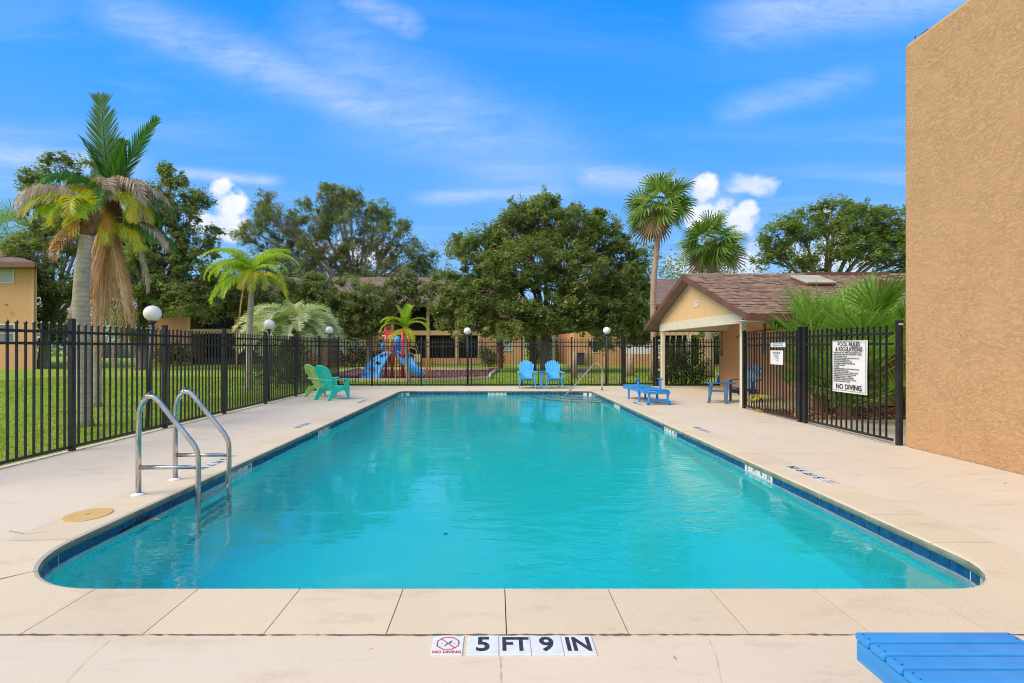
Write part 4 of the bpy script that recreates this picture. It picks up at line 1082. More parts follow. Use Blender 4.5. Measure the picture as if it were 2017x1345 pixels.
# ------------------------------------------------------------------ planting bed, paths, playground ground
mb = MB(); sheet(mb, [(6.03, 9.63), (12, 9.63), (12, 11.88), (6.03, 11.34)], [], -.012); structure('mulch_bed', mb, M_mulch, 'brown mulch bed between gate and clubhouse')
poly = [(-8.9, 21.9), (-8.6, 25.0), (-9.4, 33.0), (-.4, 31.6), (.17, 32.2), (-.27, 25.2), (-.28, 22.2), (-1.7, 21.3), (-3.7, 20.7), (-6.55, 20.9)]
mb = MB(); sheet(mb, poly, [], -.018); structure('playground_mulch', mb, M_mulch, 'brown mulch under the playground set')
kerb = thing('timber_kerb', 'painted timber edging round the playground mulch', 'edging', (-4.5, 26, 0))
for a, b in zip(poly, poly[1:] + poly[:1]):
    m = MB(); m.beam((a[0], a[1], .04), (b[0], b[1], .04), .11, .15); part('timber', m, M_kerb, kerb, world=True, bevel=.01)
def gpoly(px): return [(G(a, b, -.03).x, G(a, b, -.03).y) for a, b in px]
mb = MB(); sheet(mb, gpoly([(1109, 719), (1122, 719), (1160, 733), (1226, 748), (1226, 760), (1185, 756), (1135, 736)]), [], -.026); structure('dirt_path', mb, M_dirt, 'bare dirt path crossing the lawn to the gate')
mb = MB(); sheet(mb, gpoly([(1060, 708), (1150, 708), (1160, 704), (1075, 704)]), [], -.022); structure('driveway', mb, M_asphalt, 'asphalt drive seen between the buildings')

# ------------------------------------------------------------------ apartment buildings
def win(parent, x0, x1, z0, z1, y, m_=None, sill=True):
    m = MB(); t_ = .07
    for (a, b, c, d_) in ((x0 - t_, x1 + t_, z1, z1 + t_), (x0 - t_, x1 + t_, z0 - t_, z0), (x0 - t_, x0, z0, z1), (x1, x1 + t_, z0, z1), (x0, x1, (z0 + z1) / 2 - .025, (z0 + z1) / 2 + .025)): m.box(a, b, y - .05, y - .002, c, d_)
    f = part('window', m, M_cream, parent, world=True)
    for (c, d_) in ((z0, (z0 + z1) / 2 - .025), ((z0 + z1) / 2 + .025, z1)):
        m = MB(); m.box(x0, x1, y - .03, y - .004, c, d_); part('pane', m, m_ or M_blinds, f, world=True)
M_roof = pmat('far_shingle', (.13, .085, .07), .95, (.24, .165, .135), 1.2, .5, 14, .05, coord='World', detail=7, stretch=(1, 1, 5))
lb = thing('apartment_building', 'two storey tan apartment block cut off by the left edge', 'building', (-35, 33, 0))
m = MB(); m.prism([(-56, 33, -.1), (-31.55, 33, -.1), (-44.2, 46, -.1), (-56, 46, -.1)], (0, 0, 7.35)); part('wall', m, M_stucco, lb, world=True)
m = MB(); m.box(-31.80, -31.66, 32.88, 32.99, -.1, 6.9); part('downpipe', m, M_beige, lb, world=True)
m = MB(); z0 = 7.15
m.add([(-57, 32.0, z0), (-30.7, 32.0, z0), (-45.0, 46.8, z0), (-57, 46.8, z0), (-50, 39.5, 10.0), (-42.5, 38.6, 10.0)], [(0, 1, 5, 4), (1, 2, 5), (2, 3, 4, 5), (3, 0, 4)]); part('roof', m, M_roof, lb, world=True)
m = MB(); m.box(-57, -30.68, 31.95, 32.02, z0 - .32, z0 + .03); m.beam((-30.72, 32.03, z0 - .145), (-45.0, 46.8, z0 - .145), .07, .35); part('fascia', m, M_brown, lb, world=True)
m = MB(); m.box(-56.9, -31.0, 32.03, 32.98, z0 - .3, z0 - .27); part('soffit', m, M_soffit, lb, world=True)
win(lb, -34.7, -33.15, P(0, 556, 33).z, P(0, 519, 33).z, 33); win(lb, -34.7, -33.1, P(0, 672, 33).z, P(0, 640, 33).z, 33, M_glass)
fl = MB(); 

mbld = thing('apartment_building', 'long two storey tan apartment block behind the playground', 'building', (-12, 42, 0)); Y0 = 42.0
def X(px, Y=Y0): return (px - 976) * Y / FPX
def Z(py, Y=Y0): return EYE + (685 - py) * Y / FPX
EV = Z(598)
def wallseg(parent, a, b, Y=Y0, z1=None):
    m = MB(); m.box(X(a, Y), X(b, Y), Y, Y + 9, -.1, z1 or EV); part('wall', m, M_stucco, parent, world=True)
for a, b in ((296, 373), (592, 775), (942, 1032)): wallseg(mbld, a, b)
for px in (373, 1031, 944, 592):
    m = MB(); m.box(X(px) - .12, X(px) + .12, Y0 - .12, Y0 + .1, 0, EV); part('corner_trim', m, M_beige, mbld, world=True)
def balcony(parent, a, b, posts, Y=Y0, band=(648, 657), rail=(621, 648)):
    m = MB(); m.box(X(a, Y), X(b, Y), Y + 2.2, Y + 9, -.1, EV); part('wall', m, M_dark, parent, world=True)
    m = MB(); m.box(X(a, Y), X(b, Y), Y - .05, Y + 2.2, Z(band[1], Y), Z(band[0], Y)); bs = part('balcony', m, M_beige, parent, world=True)
    z0, z1 = Z(rail[1], Y), Z(rail[0], Y); m = MB(); m.box(X(a, Y), X(b, Y), Y - .02, Y + .02, z1 - .05, z1); m.box(X(a, Y), X(b, Y), Y - .02, Y + .02, z0 + .02, z0 + .07)
    x = X(a, Y)
    while x < X(b, Y): m.box(x, x + .02, Y - .01, Y + .01, z0 + .05, z1 - .03); x += .115
    part('railing', m, M_black, parent, world=True)
    for p_ in posts:
        m = MB(); m.box(X(p_, Y) - .13, X(p_, Y) + .13, Y - .10, Y + .14, 0, EV); part('post', m, M_beige, parent, world=True)
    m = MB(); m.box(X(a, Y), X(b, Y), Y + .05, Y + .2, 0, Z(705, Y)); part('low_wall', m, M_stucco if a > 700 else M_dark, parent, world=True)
    # screen mullions
    x = X(a, Y) + 1.3
    while x < X(b, Y) - .3:
        m = MB(); m.box(x - .03, x + .03, Y + .2, Y + .26, 0, Z(band[1], Y)); part('mullion', m, pmat('mullion', (.06, .055, .05), .6), parent, world=True); x += 1.45
balcony(mbld, 374, 591, (466, 530)); balcony(mbld, 776, 941, (843, 900), band=(651, 660))
win(mbld, X(690), X(712), Z(690), Z(668), Y0); win(mbld, X(991), X(1008), Z(690), Z(672), Y0); win(mbld, X(640), X(660), Z(640), Z(615), Y0)
m = MB(); m.prism([(X(292), Y0 - .8, EV - .1), (X(1036), Y0 - .8, EV - .1), (X(1036) - .4, 48, 8.5), (X(292) + .5, 48, 8.5)], (0, 0, -.12)); m.prism([(X(292), 54, EV), (X(1036), 54, EV), (X(1036) - .4, 48, 8.5), (X(292) + .5, 48, 8.5)], (0, 0, -.12)); part('roof', m, M_roof, mbld, world=True)
m = MB(); m.box(X(292), X(1036), Y0 - .84, Y0 - .80, EV - .32, EV - .06); part('fascia', m, M_brown, mbld, world=True)
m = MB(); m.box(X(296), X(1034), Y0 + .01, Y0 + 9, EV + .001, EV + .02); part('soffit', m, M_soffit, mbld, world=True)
m = MB(); m.prism([(X(1034), Y0, EV), (X(1034), 54, EV), (X(1034), 48, 8.3)], (-.1, 0, 0)); part('gable_wall', m, M_stucco, mbld, world=True)
m = MB(); m.box(X(818), X(832), Y0 - .5, Y0 - .3, Z(712), Z(697)); part('utility_box', m, M_white, mbld, world=True)

rb = thing('apartment_building', 'tan apartment block seen behind the gate and the porch', 'building', (10, 40, 0)); Y1_ = 40.0
EV2 = Z(600, 40)
m = MB(); m.box(X(1130, 40), X(1232, 40), 40, 50, -.1, EV2); part('wall', m, M_stucco, rb, world=True)
m = MB(); m.box(X(1226, 40), X(1300, 40), 39.2, 39.4, -.1, Z(697, 39.3)); part('low_wall', m, M_stucco, rb, world=True)
m = MB(); m.box(X(1226, 40), X(1300, 40), 39.42, 39.6, Z(697, 39.5), Z(679, 39.5)); part('patio_panel', m, M_vanwhite, rb, world=True)
m = MB(); m.box(X(1232, 40), X(1304, 40), 42.0, 50, -.1, EV2); part('wall', m, M_stucco, rb, world=True)
win(rb, X(1168, 40), X(1178, 40), Z(693, 40), Z(671, 40), 40, M_dark)
m = MB(); m.box(X(1163, 40) - .12, X(1163, 40) + .12, 39.8, 39.99, Z(682, 40), Z(672, 40)); part('wall_lamp', m, M_dark, rb, world=True)
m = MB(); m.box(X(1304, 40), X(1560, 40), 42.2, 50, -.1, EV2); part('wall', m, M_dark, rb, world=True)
m = MB(); m.box(X(1304, 40), X(1560, 40), 40.0, 42.2, Z(660, 40), Z(651, 40)); part('balcony', m, M_wood_y, rb, world=True)
for p_ in (1357, 1384, 1440):
    m = MB(); w_ = .14 if p_ != 1384 else .25; m.box(X(p_, 40) - w_, X(p_, 40) + w_, 39.9, 40.2, 0, Z(660, 40)); part('post', m, M_cream if p_ == 1357 else M_beige, rb, world=True)
m = MB(); m.prism([(X(1126, 40), 39.2, EV2 - .1), (X(1600, 40), 39.2, EV2 - .1), (X(1600, 40), 47, 8.2), (X(1126, 40) + .5, 47, 8.2)], (0, 0, -.12)); m.prism([(X(1126, 40), 54, EV2), (X(1600, 40), 54, EV2), (X(1600, 40), 47, 8.2), (X(1126, 40) + .5, 47, 8.2)], (0, 0, -.12)); part('roof', m, M_roof, rb, world=True)
m = MB(); m.box(X(1126, 40), X(1600, 40), 39.16, 39.2, EV2 - .3, EV2 - .05); part('fascia', m, M_brown, rb, world=True)
m = MB(); m.prism([(X(1130, 40), 40, EV2), (X(1130, 40), 54, EV2), (X(1130, 40), 47, 8.1)], (.1, 0, 0)); part('gable_wall', m, M_stucco, rb, world=True)

# grey fence with white base between left block and oak
gf = thing('board_fence', 'grey board fence between the left apartment block and the oak', 'fence', (-36, 46, 0))
for k in range(40):
    m = MB(); xx = -41 + k * .5; m.box(xx, xx + .47, 46, 46.06, .45, 1.75); part('board', m, pmat('greyboard', (.20, .21, .22), .8, (.26, .27, .27), 3), gf, world=True)
    if k % 4 == 0:
        m = MB(); m.box(xx, xx + .9, 45.9, 46.0, 0, .40); part('base_block', m, M_vanwhite, gf, world=True)

# van, bin, posts in the gap
v = thing('parked_van', 'white van parked beyond the lawn behind the far fence', 'van', (9.2, 62, 0))
m = MB(); m.prism([(7.9, 61, .35), (12.2, 61, .35), (12.3, 61, 1.0), (12.3, 61, 1.85), (9.1, 61, 1.9), (8.5, 61, 1.25), (7.9, 61, 1.1)], (0, 1.8, 0)); part('body', m, M_vanwhite, v, world=True, bevel=.06)
m = MB(); m.prism([(8.62, 60.98, 1.25), (9.5, 60.98, 1.25), (9.5, 60.98, 1.75), (9.12, 60.98, 1.75)], (0, .03, 0)); part('window', m, M_glass, v, world=True)
m = MB(); m.prism([(9.65, 60.98, 1.25), (11.9, 60.98, 1.25), (11.9, 60.98, 1.7), (9.65, 60.98, 1.75)], (0, .03, 0)); part('window', m, M_glass, v, world=True)
for xx in (8.7, 11.4):
    m = MB(); m.tube([(xx, 60.95, .33), (xx, 61.2, .33)], .33, 16); wh = part('wheel', m, M_rubber, v, world=True)
    m = MB(); m.tube([(xx, 60.93, .33), (xx, 60.96, .33)], .18, 12); part('rim', m, M_steel, wh, world=True)
bn = thing('trash_bin', 'dark grey bin unit standing at the drive by the building corner', 'bin', (X(1141, 38), 38, 0))
m = MB(); xx = X(1141, 38); m.box(xx - .38, xx + .38, 37.7, 38.4, .05, .98); part('body', m, pmat('bin', (.05, .055, .06), .6), bn, world=True, bevel=.04)
m = MB(); m.box(xx - .42, xx + .42, 37.66, 38.44, .985, 1.06); part('lid', m, pmat('binlid', (.035, .038, .04), .6), bn, world=True, bevel=.02)
m = MB(); m.box(X(1088, 34), X(1094, 34), 34, 34.2, 0, Z(640, 34)); single('white_post', m, M_cream, 'tall cream post right of the oak trunk', 'post', loc=(X(1091, 34), 34, 0))
for (px, pb, pt, w_, lab) in ((1131, 745, 691, .13, 'palm stump behind the fence right of the oak trunk'), (1154, 720, 690, .14, 'palm stump beside the dark bin at the drive'), (1241, 741, 696, .20, 'palm stump seen through the gate')):
    g_ = G(px, pb, -.03); h_ = EYE + (685 - pt) * g_.y / FPX
    m = MB(); m.tube([(g_.x, g_.y, -.05), (g_.x, g_.y, h_ * .5), (g_.x + .02, g_.y, h_)], [w_ * 1.25, w_, w_ * 1.02], 12); single('palm_stump', m, M_strunk, lab, 'palm stump', loc=(g_.x, g_.y, 0), smooth=True)

# ------------------------------------------------------------------ playground
pg = thing('playground_set', 'red and blue playground tower with slide and climbing wall', 'playground set', (-4.7, 23.0, 0))
PY = 22.6
def PX(px, Y=PY): return (px - 976) * Y / FPX
def PZ(py, Y=PY): return EYE + (685 - py) * Y / FPX
for (px, Y, top) in ((772, 22.3, 655), (760, 23.4, 648), (793, 22.3, 652), (804, 23.4, 650)):
    m = MB(); m.tube([(PX(px, Y), Y, -.05), (PX(px, Y), Y, PZ(top, Y))], .068, 12); p_ = part('post', m, M_platform, pg, world=True, smooth=True)
    m = MB(); m.lathe([(.075, 0), (.075, .05), (.03, .08)], (PX(px, Y), Y, PZ(top, Y)), 12); part('cap', m, M_platform, p_, world=True)
m = MB(); m.box(PX(759), PX(806), 22.3, 23.5, 1.10, 1.18); part('platform', m, M_platform, pg, world=True)
m = MB(); m.box(PX(761, 23), PX(772, 23), 22.6, 22.66, 2.05, 2.25); m.box(PX(761, 23), PX(772, 23), 22.6, 22.66, 1.75, 1.80); part('panel', m, M_platform, pg, world=True)
for (px, d_) in ((764, -1), (769.5, 1)):
    m = MB(); x_ = PX(px); m.tube(bend([(x_ + d_ * .16, 22.15, PZ(662)), (x_, 22.15, PZ(662)), (x_, 22.15, PZ(694)), (x_ + d_ * .16, 22.15, PZ(694))], .07), .028, 8); part('grab_rail', m, M_playcream, pg, world=True, smooth=True)
def dome(px, py, rx_, rz_, ry_, Y, name='bubble_panel'):
    m = MB(); prf = [(math.sin(PI * k / 12), -math.cos(PI * k / 12)) for k in range(13)]
    vs = MB(); vs.lathe([(max(a, .01), b) for a, b in prf], (0, 0, 0), 18)
    vs.v = [(x * rx_ + PX(px, Y), y * ry_ + Y, z * rz_ + PZ(py, Y)) for x, y, z in vs.v]; part(name, vs, M_playblue, pg, world=True, smooth=True)
dome(783, 675, .20, .34, .25, 22.9); dome(755, 683, .11, .22, .2, 23.2)
m = MB(); m.box(PX(768), PX(789), 22.35, 22.40, PZ(718), PZ(701)); part('panel', m, M_playor, pg, world=True)
def chute(curve, w_, wall, mat_, name):
    """open U-section swept along a curve of (x, y, z)"""
    m = MB(); pr = [(-w_ / 2 - .03, wall), (-w_ / 2, wall), (-w_ / 2 + .04, .02), (w_ / 2 - .04, .02), (w_ / 2, wall), (w_ / 2 + .03, wall), (w_ / 2 + .03, wall - .04), (w_ / 2 - .02, -.03), (-w_ / 2 + .02, -.03), (-w_ / 2 - .03, wall - .04)]
    k = len(curve); n_ = len(pr); C_ = [Vector(c) for c in curve]
    for i in range(k):
        d = (C_[min(i + 1, k - 1)] - C_[max(i - 1, 0)]).normalized(); side = d.cross(Vector((0, 0, 1))).normalized(); up = side.cross(d)
        for a, b in pr: m.v.append(tuple(C_[i] + side * a + up * b))
    for i in range(k - 1):
        for j in range(n_): m.f.append([i * n_ + j, (i + 1) * n_ + j, (i + 1) * n_ + (j + 1) % n_, i * n_ + (j + 1) % n_]); m.m.append(0)
    m.f.append(list(range(n_))); m.m.append(0); m.f.append([(k - 1) * n_ + j for j in range(n_)][::-1]); m.m.append(0)
    part(name, m, mat_, pg, world=True)
def spline(pts, n_=8):
    out = []; P_ = [Vector(p) for p in pts]
    for i in range(len(P_) - 1):
        p0, p1, p2, p3 = P_[max(i - 1, 0)], P_[i], P_[i + 1], P_[min(i + 2, len(P_) - 1)]
        for k in range(n_):
            t = k / n_; out.append(.5 * ((2 * p1) + (p2 - p0) * t + (2 * p0 - 5 * p1 + 4 * p2 - p3) * t * t + (3 * p1 - p0 - 3 * p2 + p3) * t ** 3))
    out.append(P_[-1]); return out
chute(spline([(PX(775), 22.75, 1.24), (PX(788), 22.6, 1.20), (PX(800), 22.2, .86), (PX(815), 21.9, .52), (PX(828), 21.8, .26), (PX(840), 21.8, .20)]), .56, .16, M_playblue, 'slide')
# climbing wall with holes
m = MB(); nu, nv = 6, 12; gv = []
A_ = spline([(PX(771, 22.3), 22.3, 1.14), (PX(763, 22.1), 22.1, .86), (PX(756, 21.9), 21.9, .55), (PX(751, 21.8), 21.8, .26), (PX(748, 21.6), 21.6, .0)], 3)
B_ = spline([(PX(760, 23.2), 23.2, 1.16), (PX(742, 22.9), 22.9, 1.0), (PX(728, 22.6), 22.6, .72), (PX(718, 22.4), 22.4, .38), (PX(711, 22.1), 22.1, .0)], 3)
for i in range(nv + 1):
    for j in range(nu + 1):
        p = A_[i].lerp(B_[i], j / nu); bulge = .10 * math.sin(PI * j / nu); m.v.append((p.x - bulge * .5, p.y, p.z + bulge * .8 * (1 - i / nv)))
holes = {(2, 2), (2, 3), (5, 1), (5, 2), (5, 4), (8, 2), (8, 3), (10, 4)}
for i in range(nv):
    for j in range(nu):
        if (i, j) in holes: continue
        m.f.append([i * (nu + 1) + j, (i + 1) * (nu + 1) + j, (i + 1) * (nu + 1) + j + 1, i * (nu + 1) + j + 1]); m.m.append(0)
o = part('climbing_wall', m, M_playblue, pg, world=True, smooth=True); s_ = o.modifiers.new('s', 'SOLIDIFY'); s_.thickness = .07
m = MB(); 
for px in (783, 790): m.tube([(PX(px), 22.2, 0), (PX(px), 22.2, 1.05)], .022, 8)
for k in range(4): m.tube([(PX(783), 22.2, .18 + .24 * k), (PX(790), 22.2, .18 + .24 * k)], .018, 6)
part('ladder', m, M_playyel, pg, world=True)
m = MB()
for Y in (23.2, 24.0):
    m.tube(bend([(PX(804, Y), Y, 1.35), (PX(806, Y), Y, PZ(684, Y)), (PX(820, Y), Y, PZ(688, Y)), (PX(820, Y), Y, .3)], .1), .025, 8); m.tube([(PX(805, Y), Y, 1.25), (PX(820, Y), Y, 1.0)], .02, 6)
for k in range(4): m.box(PX(806 + 5 * k, 23.6), PX(811 + 5 * k, 23.6), 23.2, 24.0, .95 - .25 * k, 1.0 - .25 * k)
part('stairs', m, M_playyel, pg, world=True)
m = MB(); m.tube([(PX(840.5), 22.6, 0), (PX(840.5), 22.6, PZ(706))], .05, 8); m.tube([(PX(845.5), 22.9, 0), (PX(845.5), 22.9, PZ(707))], .04, 8); part('post', m, M_playor, pg, world=True, label='orange marker post')

# ------------------------------------------------------------------ foliage builders
def np_mesh(name, V, F, mat_, n=4):
    me = bpy.data.meshes.new(name); nv = len(V); nf = len(F)
    me.vertices.add(nv); me.vertices.foreach_set('co', np.asarray(V, dtype=np.float32).ravel())
    me.loops.add(nf * n); me.loops.foreach_set('vertex_index', np.asarray(F, dtype=np.int32).ravel())
    me.polygons.add(nf); me.polygons.foreach_set('loop_start', np.arange(0, nf * n, n, dtype=np.int32))
    try: me.polygons.foreach_set('loop_total', np.full(nf, n, dtype=np.int32))
    except Exception: pass
    me.materials.append(mat_); me.update(calc_edges=True); return me
def unit(a): return a / (np.linalg.norm(a, axis=1, keepdims=True) + 1e-9)
def leaf_quads(C, S, rng, up=.6, out=None, slim=.5, hang=0.0):
    """C: (N,3) leaf centres, S: (N,) sizes -> diamond leaves"""
    N = len(C); nrm = rng.normal(size=(N, 3)); nrm = unit(nrm); nrm[:, 2] = np.abs(nrm[:, 2]); nrm += np.array([0, 0, up])
    if out is not None: nrm += out * .5
    nrm = unit(nrm); d = rng.normal(size=(N, 3)); d[:, 2] -= hang; d = unit(d - nrm * np.sum(d * nrm, axis=1, keepdims=True)); s = np.cross(nrm, d)
    S = S[:, None]; V = np.empty((N, 4, 3))
    V[:, 0] = C - d * S * .5; V[:, 1] = C + s * S * slim * .5 + d * S * .08; V[:, 2] = C + d * S * .5 - nrm * S * .08; V[:, 3] = C - s * S * slim * .5 + d * S * .08
    F = np.arange(N * 4).reshape(N, 4); return V.reshape(-1, 3), F

def tree(name, label, base, trunk_r, fork_z, lobes, leaf_mat, bark, seed, clusters=26, leaves=110, leaf=.15, crad=(.45, .9), lean=(0, 0), up=.6, branch_r=.06, shell=.5, group=None, hang=0.0, fill=1.0):
    rng = np.random.default_rng(seed); rr = random.Random(seed)
    t = thing(name, label, 'tree', base, 0, group); B = Vector(base)
    fork = B + Vector((lean[0], lean[1], fork_z))
    tm = MB(); tm.tube([B + Vector((0, 0, -.1)), B + Vector((0, 0, .15)), B.lerp(fork, .5) + Vector((rr.uniform(-.1, .1), 0, 0)), fork], [trunk_r * 1.5, trunk_r * 1.15, trunk_r, trunk_r * .85], 12)
    Cs = []; Rs = []
    for (c, r) in lobes:
        c = Vector(c); r = Vector(r) if not isinstance(r, (int, float)) else Vector((r, r, r))
        mid = fork.lerp(c, .5) + Vector((rr.uniform(-.3, .3), rr.uniform(-.3, .3), rr.uniform(.0, .5)))
        vol = (r.x * r.y * r.z) ** (1 / 3)
        limb = spline([fork - Vector((0, 0, .3)), mid, c], 4)
        tm.tube(limb, [trunk_r * .42 * (1 - .85 * i / (len(limb) - 1)) + .015 for i in range(len(limb))], 7, caps=False)
        k = max(3, int(clusters * (vol / 1.6) ** 2 * fill))
        for _ in range(k):
            d = rng.normal(size=3); d /= np.linalg.norm(d); rad = rng.uniform(shell, 1.0) ** .6
            p = np.array(c) + d * np.array(r) * rad
            if p[2] < B.z + .25: p[2] = B.z + .3 + rng.uniform(0, .3)
            cr = rng.uniform(*crad); Cs.append(p); Rs.append(cr)
            pv = Vector(p); st = limb[rr.randint(len(limb) // 2, len(limb) - 1)]
            q = st.lerp(pv, .55) + Vector((rr.uniform(-.2, .2), rr.uniform(-.2, .2), rr.uniform(-.05, .25)))
            tm.tube([st, q, pv], [branch_r * .8, branch_r * .5, branch_r * .15], 4, caps=False)
    part('trunk', tm, bark, t, world=True, smooth=True)
    Cs = np.array(Cs); Rs = np.array(Rs)
    # sprays inside each cluster, leaves along sprays
    ns = 9; nl = max(3, leaves // ns)
    d = unit(rng.normal(size=(len(Cs) * ns, 3))); d[:, 2] = d[:, 2] * .75 + .1; rad = rng.uniform(.35, 1.0, size=(len(Cs) * ns, 1))
    cc = np.repeat(Cs, ns, axis=0); rc = np.repeat(Rs, ns)[:, None]
    sp = cc + d * rad * rc
    L = np.repeat(sp, nl, axis=0); cl = np.repeat(cc, nl, axis=0); rl = np.repeat(rc, nl, axis=0)
    L = L + rng.normal(size=L.shape) * rl * .17
    outv = unit(L - cl)
    S = rng.uniform(.65, 1.3, size=len(L)) * leaf
    V, F = leaf_quads(L, S, rng, up, outv, .55, hang)
    off = np.array(base); me = np_mesh('crown', V - off, F, leaf_mat); link('crown', me, t)
    return t
def PV(px, py, Y, dy=0): v = P(px, py, Y); return (v.x, v.y + dy, v.z)
def lobes_px(lst, Y, dep=1.0):
    out = []
    for (px, py, rpx, dy) in lst:
        r = rpx * Y / FPX; out.append((PV(px, py, Y, dy), (r, r * dep, r * .85)))
    return out

# centre oak
tree('oak_tree', 'big dense dark green oak in the centre behind the double chair', (3.1, 29.6, -.03), .30, 2.6, lobes_px([
    (1075, 440, 55, 0), (1010, 460, 58, .5), (1130, 455, 52, -.3), (950, 500, 58, 0), (1195, 480, 52, .6), (905, 560, 45, .3), (960, 570, 58, -1.2), (1040, 530, 62, -1.5), (1120, 540, 60, -1.5), (1205, 550, 52, -.5),
    (1245, 560, 46, .6), (890, 620, 38, 0), (945, 640, 40, -1), (1010, 630, 46, -2), (1080, 620, 46, -2.2), (1160, 620, 46, -1.6), (1225, 620, 48, -.6), (1260, 650, 34, .2), (1190, 665, 26, -1.5), (1070, 405, 26, 0), (1188, 428, 18, .3), (1020, 412, 24, .3), (900, 480, 20, .5), (1258, 505, 30, .5)], 29.6), L_oak, M_bark, 3,
     clusters=62, leaves=160, leaf=.17, crad=(.28, .70), branch_r=.04)
# left oaks behind the big palm
tree('oak_tree', 'tall dark oak rising behind the big dying palm', (-24.0, 32.6, -.03), .36, 3.2, lobes_px([
    (300, 400, 46, 0), (350, 420, 44, 0), (330, 350, 26, .5), (385, 400, 26, 0), (385, 490, 40, 0), (425, 600, 24, -1), (420, 545, 26, -.5), (260, 510, 44, .5), (330, 510, 50, -1), (270, 450, 46, 0), (400, 550, 36, -.5), (350, 580, 45, -1), (290, 560, 48, -1), (230, 560, 40, -.5), (280, 640, 34, -1), (235, 620, 30, 0), (390, 595, 36, -1.5), (325, 330, 14, 0), (415, 465, 20, 0)], 32.6), L_oak, M_bark, 5,
     clusters=46, leaves=145, leaf=.18, crad=(.3, .75), branch_r=.04)
tree('oak_tree', 'leaning oak beside the left apartment block', (-34.0, 36, -.03), .30, 3.6, lobes_px([
    (120, 330, 30, 0), (80, 370, 30, 0), (150, 380, 44, .5), (90, 430, 36, 0), (200, 340, 34, .5), (150, 460, 50, 0), (90, 510, 44, -1), (130, 560, 44, -1), (100, 600, 34, -1.5), (190, 560, 40, 0), (150, 640, 30, 0), (60, 350, 16, 0), (60, 465, 30, 0), (240, 370, 30, .3), (112, 640, 34, 0), (92, 675, 22, .5), (215, 440, 44, .5), (230, 500, 40, .5)], 36), L_oak, M_barkpale, 8,
     clusters=42, leaves=115, leaf=.20, crad=(.3, .75), lean=(.5, 0), branch_r=.04)
# sparse tall oak behind the roof
tree('oak_tree', 'tall thin-leaved oak above the roof with sky showing through', (-16.0, 56, -.03), .45, 7.0, lobes_px([
    (620, 430, 50, 0), (670, 400, 42, 0), (720, 430, 50, 0), (560, 440, 45, 0), (520, 420, 32, 0), (505, 460, 30, 0), (770, 470, 46, 0), (810, 510, 42, 0), (640, 490, 55, 0), (700, 510, 55, 1), (580, 510, 50, 0), (760, 540, 42, 0), (840, 530, 20, 0), (655, 380, 26, 0), (530, 395, 20, 0), (690, 390, 26, 0), (850, 500, 16, 0), (480, 470, 24, 0), (750, 420, 26, 0), (790, 445, 22, 0), (530, 500, 38, 0), (600, 545, 40, 1), (835, 545, 26, 0), (680, 550, 46, 1), (480, 520, 28, 0), (465, 560, 28, 1), (550, 560, 36, 1)], 56), L_oak2, M_barkpale, 13,
     clusters=15, leaves=170, leaf=.21, crad=(.45, 1.15), branch_r=.045, shell=.3)
tree('oak_tree', 'low bushy oak hanging over the playground roofline', (-9.5, 36, -.03), .22, 2.4, lobes_px([
    (640, 590, 44, 0), (690, 580, 46, 0), (740, 590, 40, 0), (660, 620, 36, -.5), (710, 625, 42, -.5), (750, 635, 26, 0), (620, 560, 26, 0), (780, 570, 26, 0), (600, 610, 30, 0), (735, 650, 20, 0), (830, 575, 26, .5), (700, 650, 22, -.5), (565, 590, 26, 0), (800, 548, 22, .5), (860, 555, 22, 1), (540, 560, 22, .5), (650, 655, 20, -.5), (470, 572, 38, 1), (520, 588, 38, 1), (570, 575, 36, 1), (430, 590, 30, 1), (600, 558, 34, 1), (545, 612, 26, .5), (800, 585, 24, 1), (415, 560, 34, 1.5), (395, 610, 26, 1.5), (455, 610, 26, 1.5)], 36), L_oak2, M_bark, 17,
     clusters=42, leaves=110, leaf=.20, crad=(.3, .7), branch_r=.035)
tree('oak_tree', 'round light green oak above the clubhouse roof', (27.5, 40, -.03), .42, 5.5, lobes_px([
    (1640, 430, 44, 0), (1580, 440, 40, 0), (1530, 465, 36, 0), (1700, 440, 48, 0), (1760, 440, 46, 0), (1620, 480, 46, -1), (1690, 490, 44, -.5), (1750, 490, 44, 0), (1560, 500, 36, 0), (1510, 510, 22, 0), (1820, 450, 46, 0), (1810, 500, 40, 0), (1720, 415, 20, 0), (1640, 405, 18, 0), (1600, 520, 24, 0), (1500, 480, 14, 0), (1780, 530, 30, 0)], 40), L_oak3, M_bark, 19,
     clusters=30, leaves=125, leaf=.21, crad=(.35, .8), branch_r=.045, shell=.4, hang=.3)
tree('oak_tree', 'small green tree behind the drive between the buildings', (5.6, 58, -.03), .2, 2.0, lobes_px([(1060, 670, 30, 0), (1100, 660, 34, 0), (1080, 640, 34, 0), (1120, 640, 26, 0), (1040, 640, 30, 0), (1050, 690, 18, 0), (1095, 690, 14, 3)], 58), L_oak3, M_bark, 23, clusters=14, leaves=90, leaf=.30, crad=(.6, 1.0))
tree('oak_tree', 'bright shrubby tree seen under the porch ceiling', (16.5, 33, -.03), .12, 1.6, lobes_px([(1400, 655, 22, 0), (1420, 665, 20, 0), (1440, 650, 26, 0)], 33), L_oak3, M_bark, 29, clusters=30, leaves=80, leaf=.2, crad=(.3, .6))
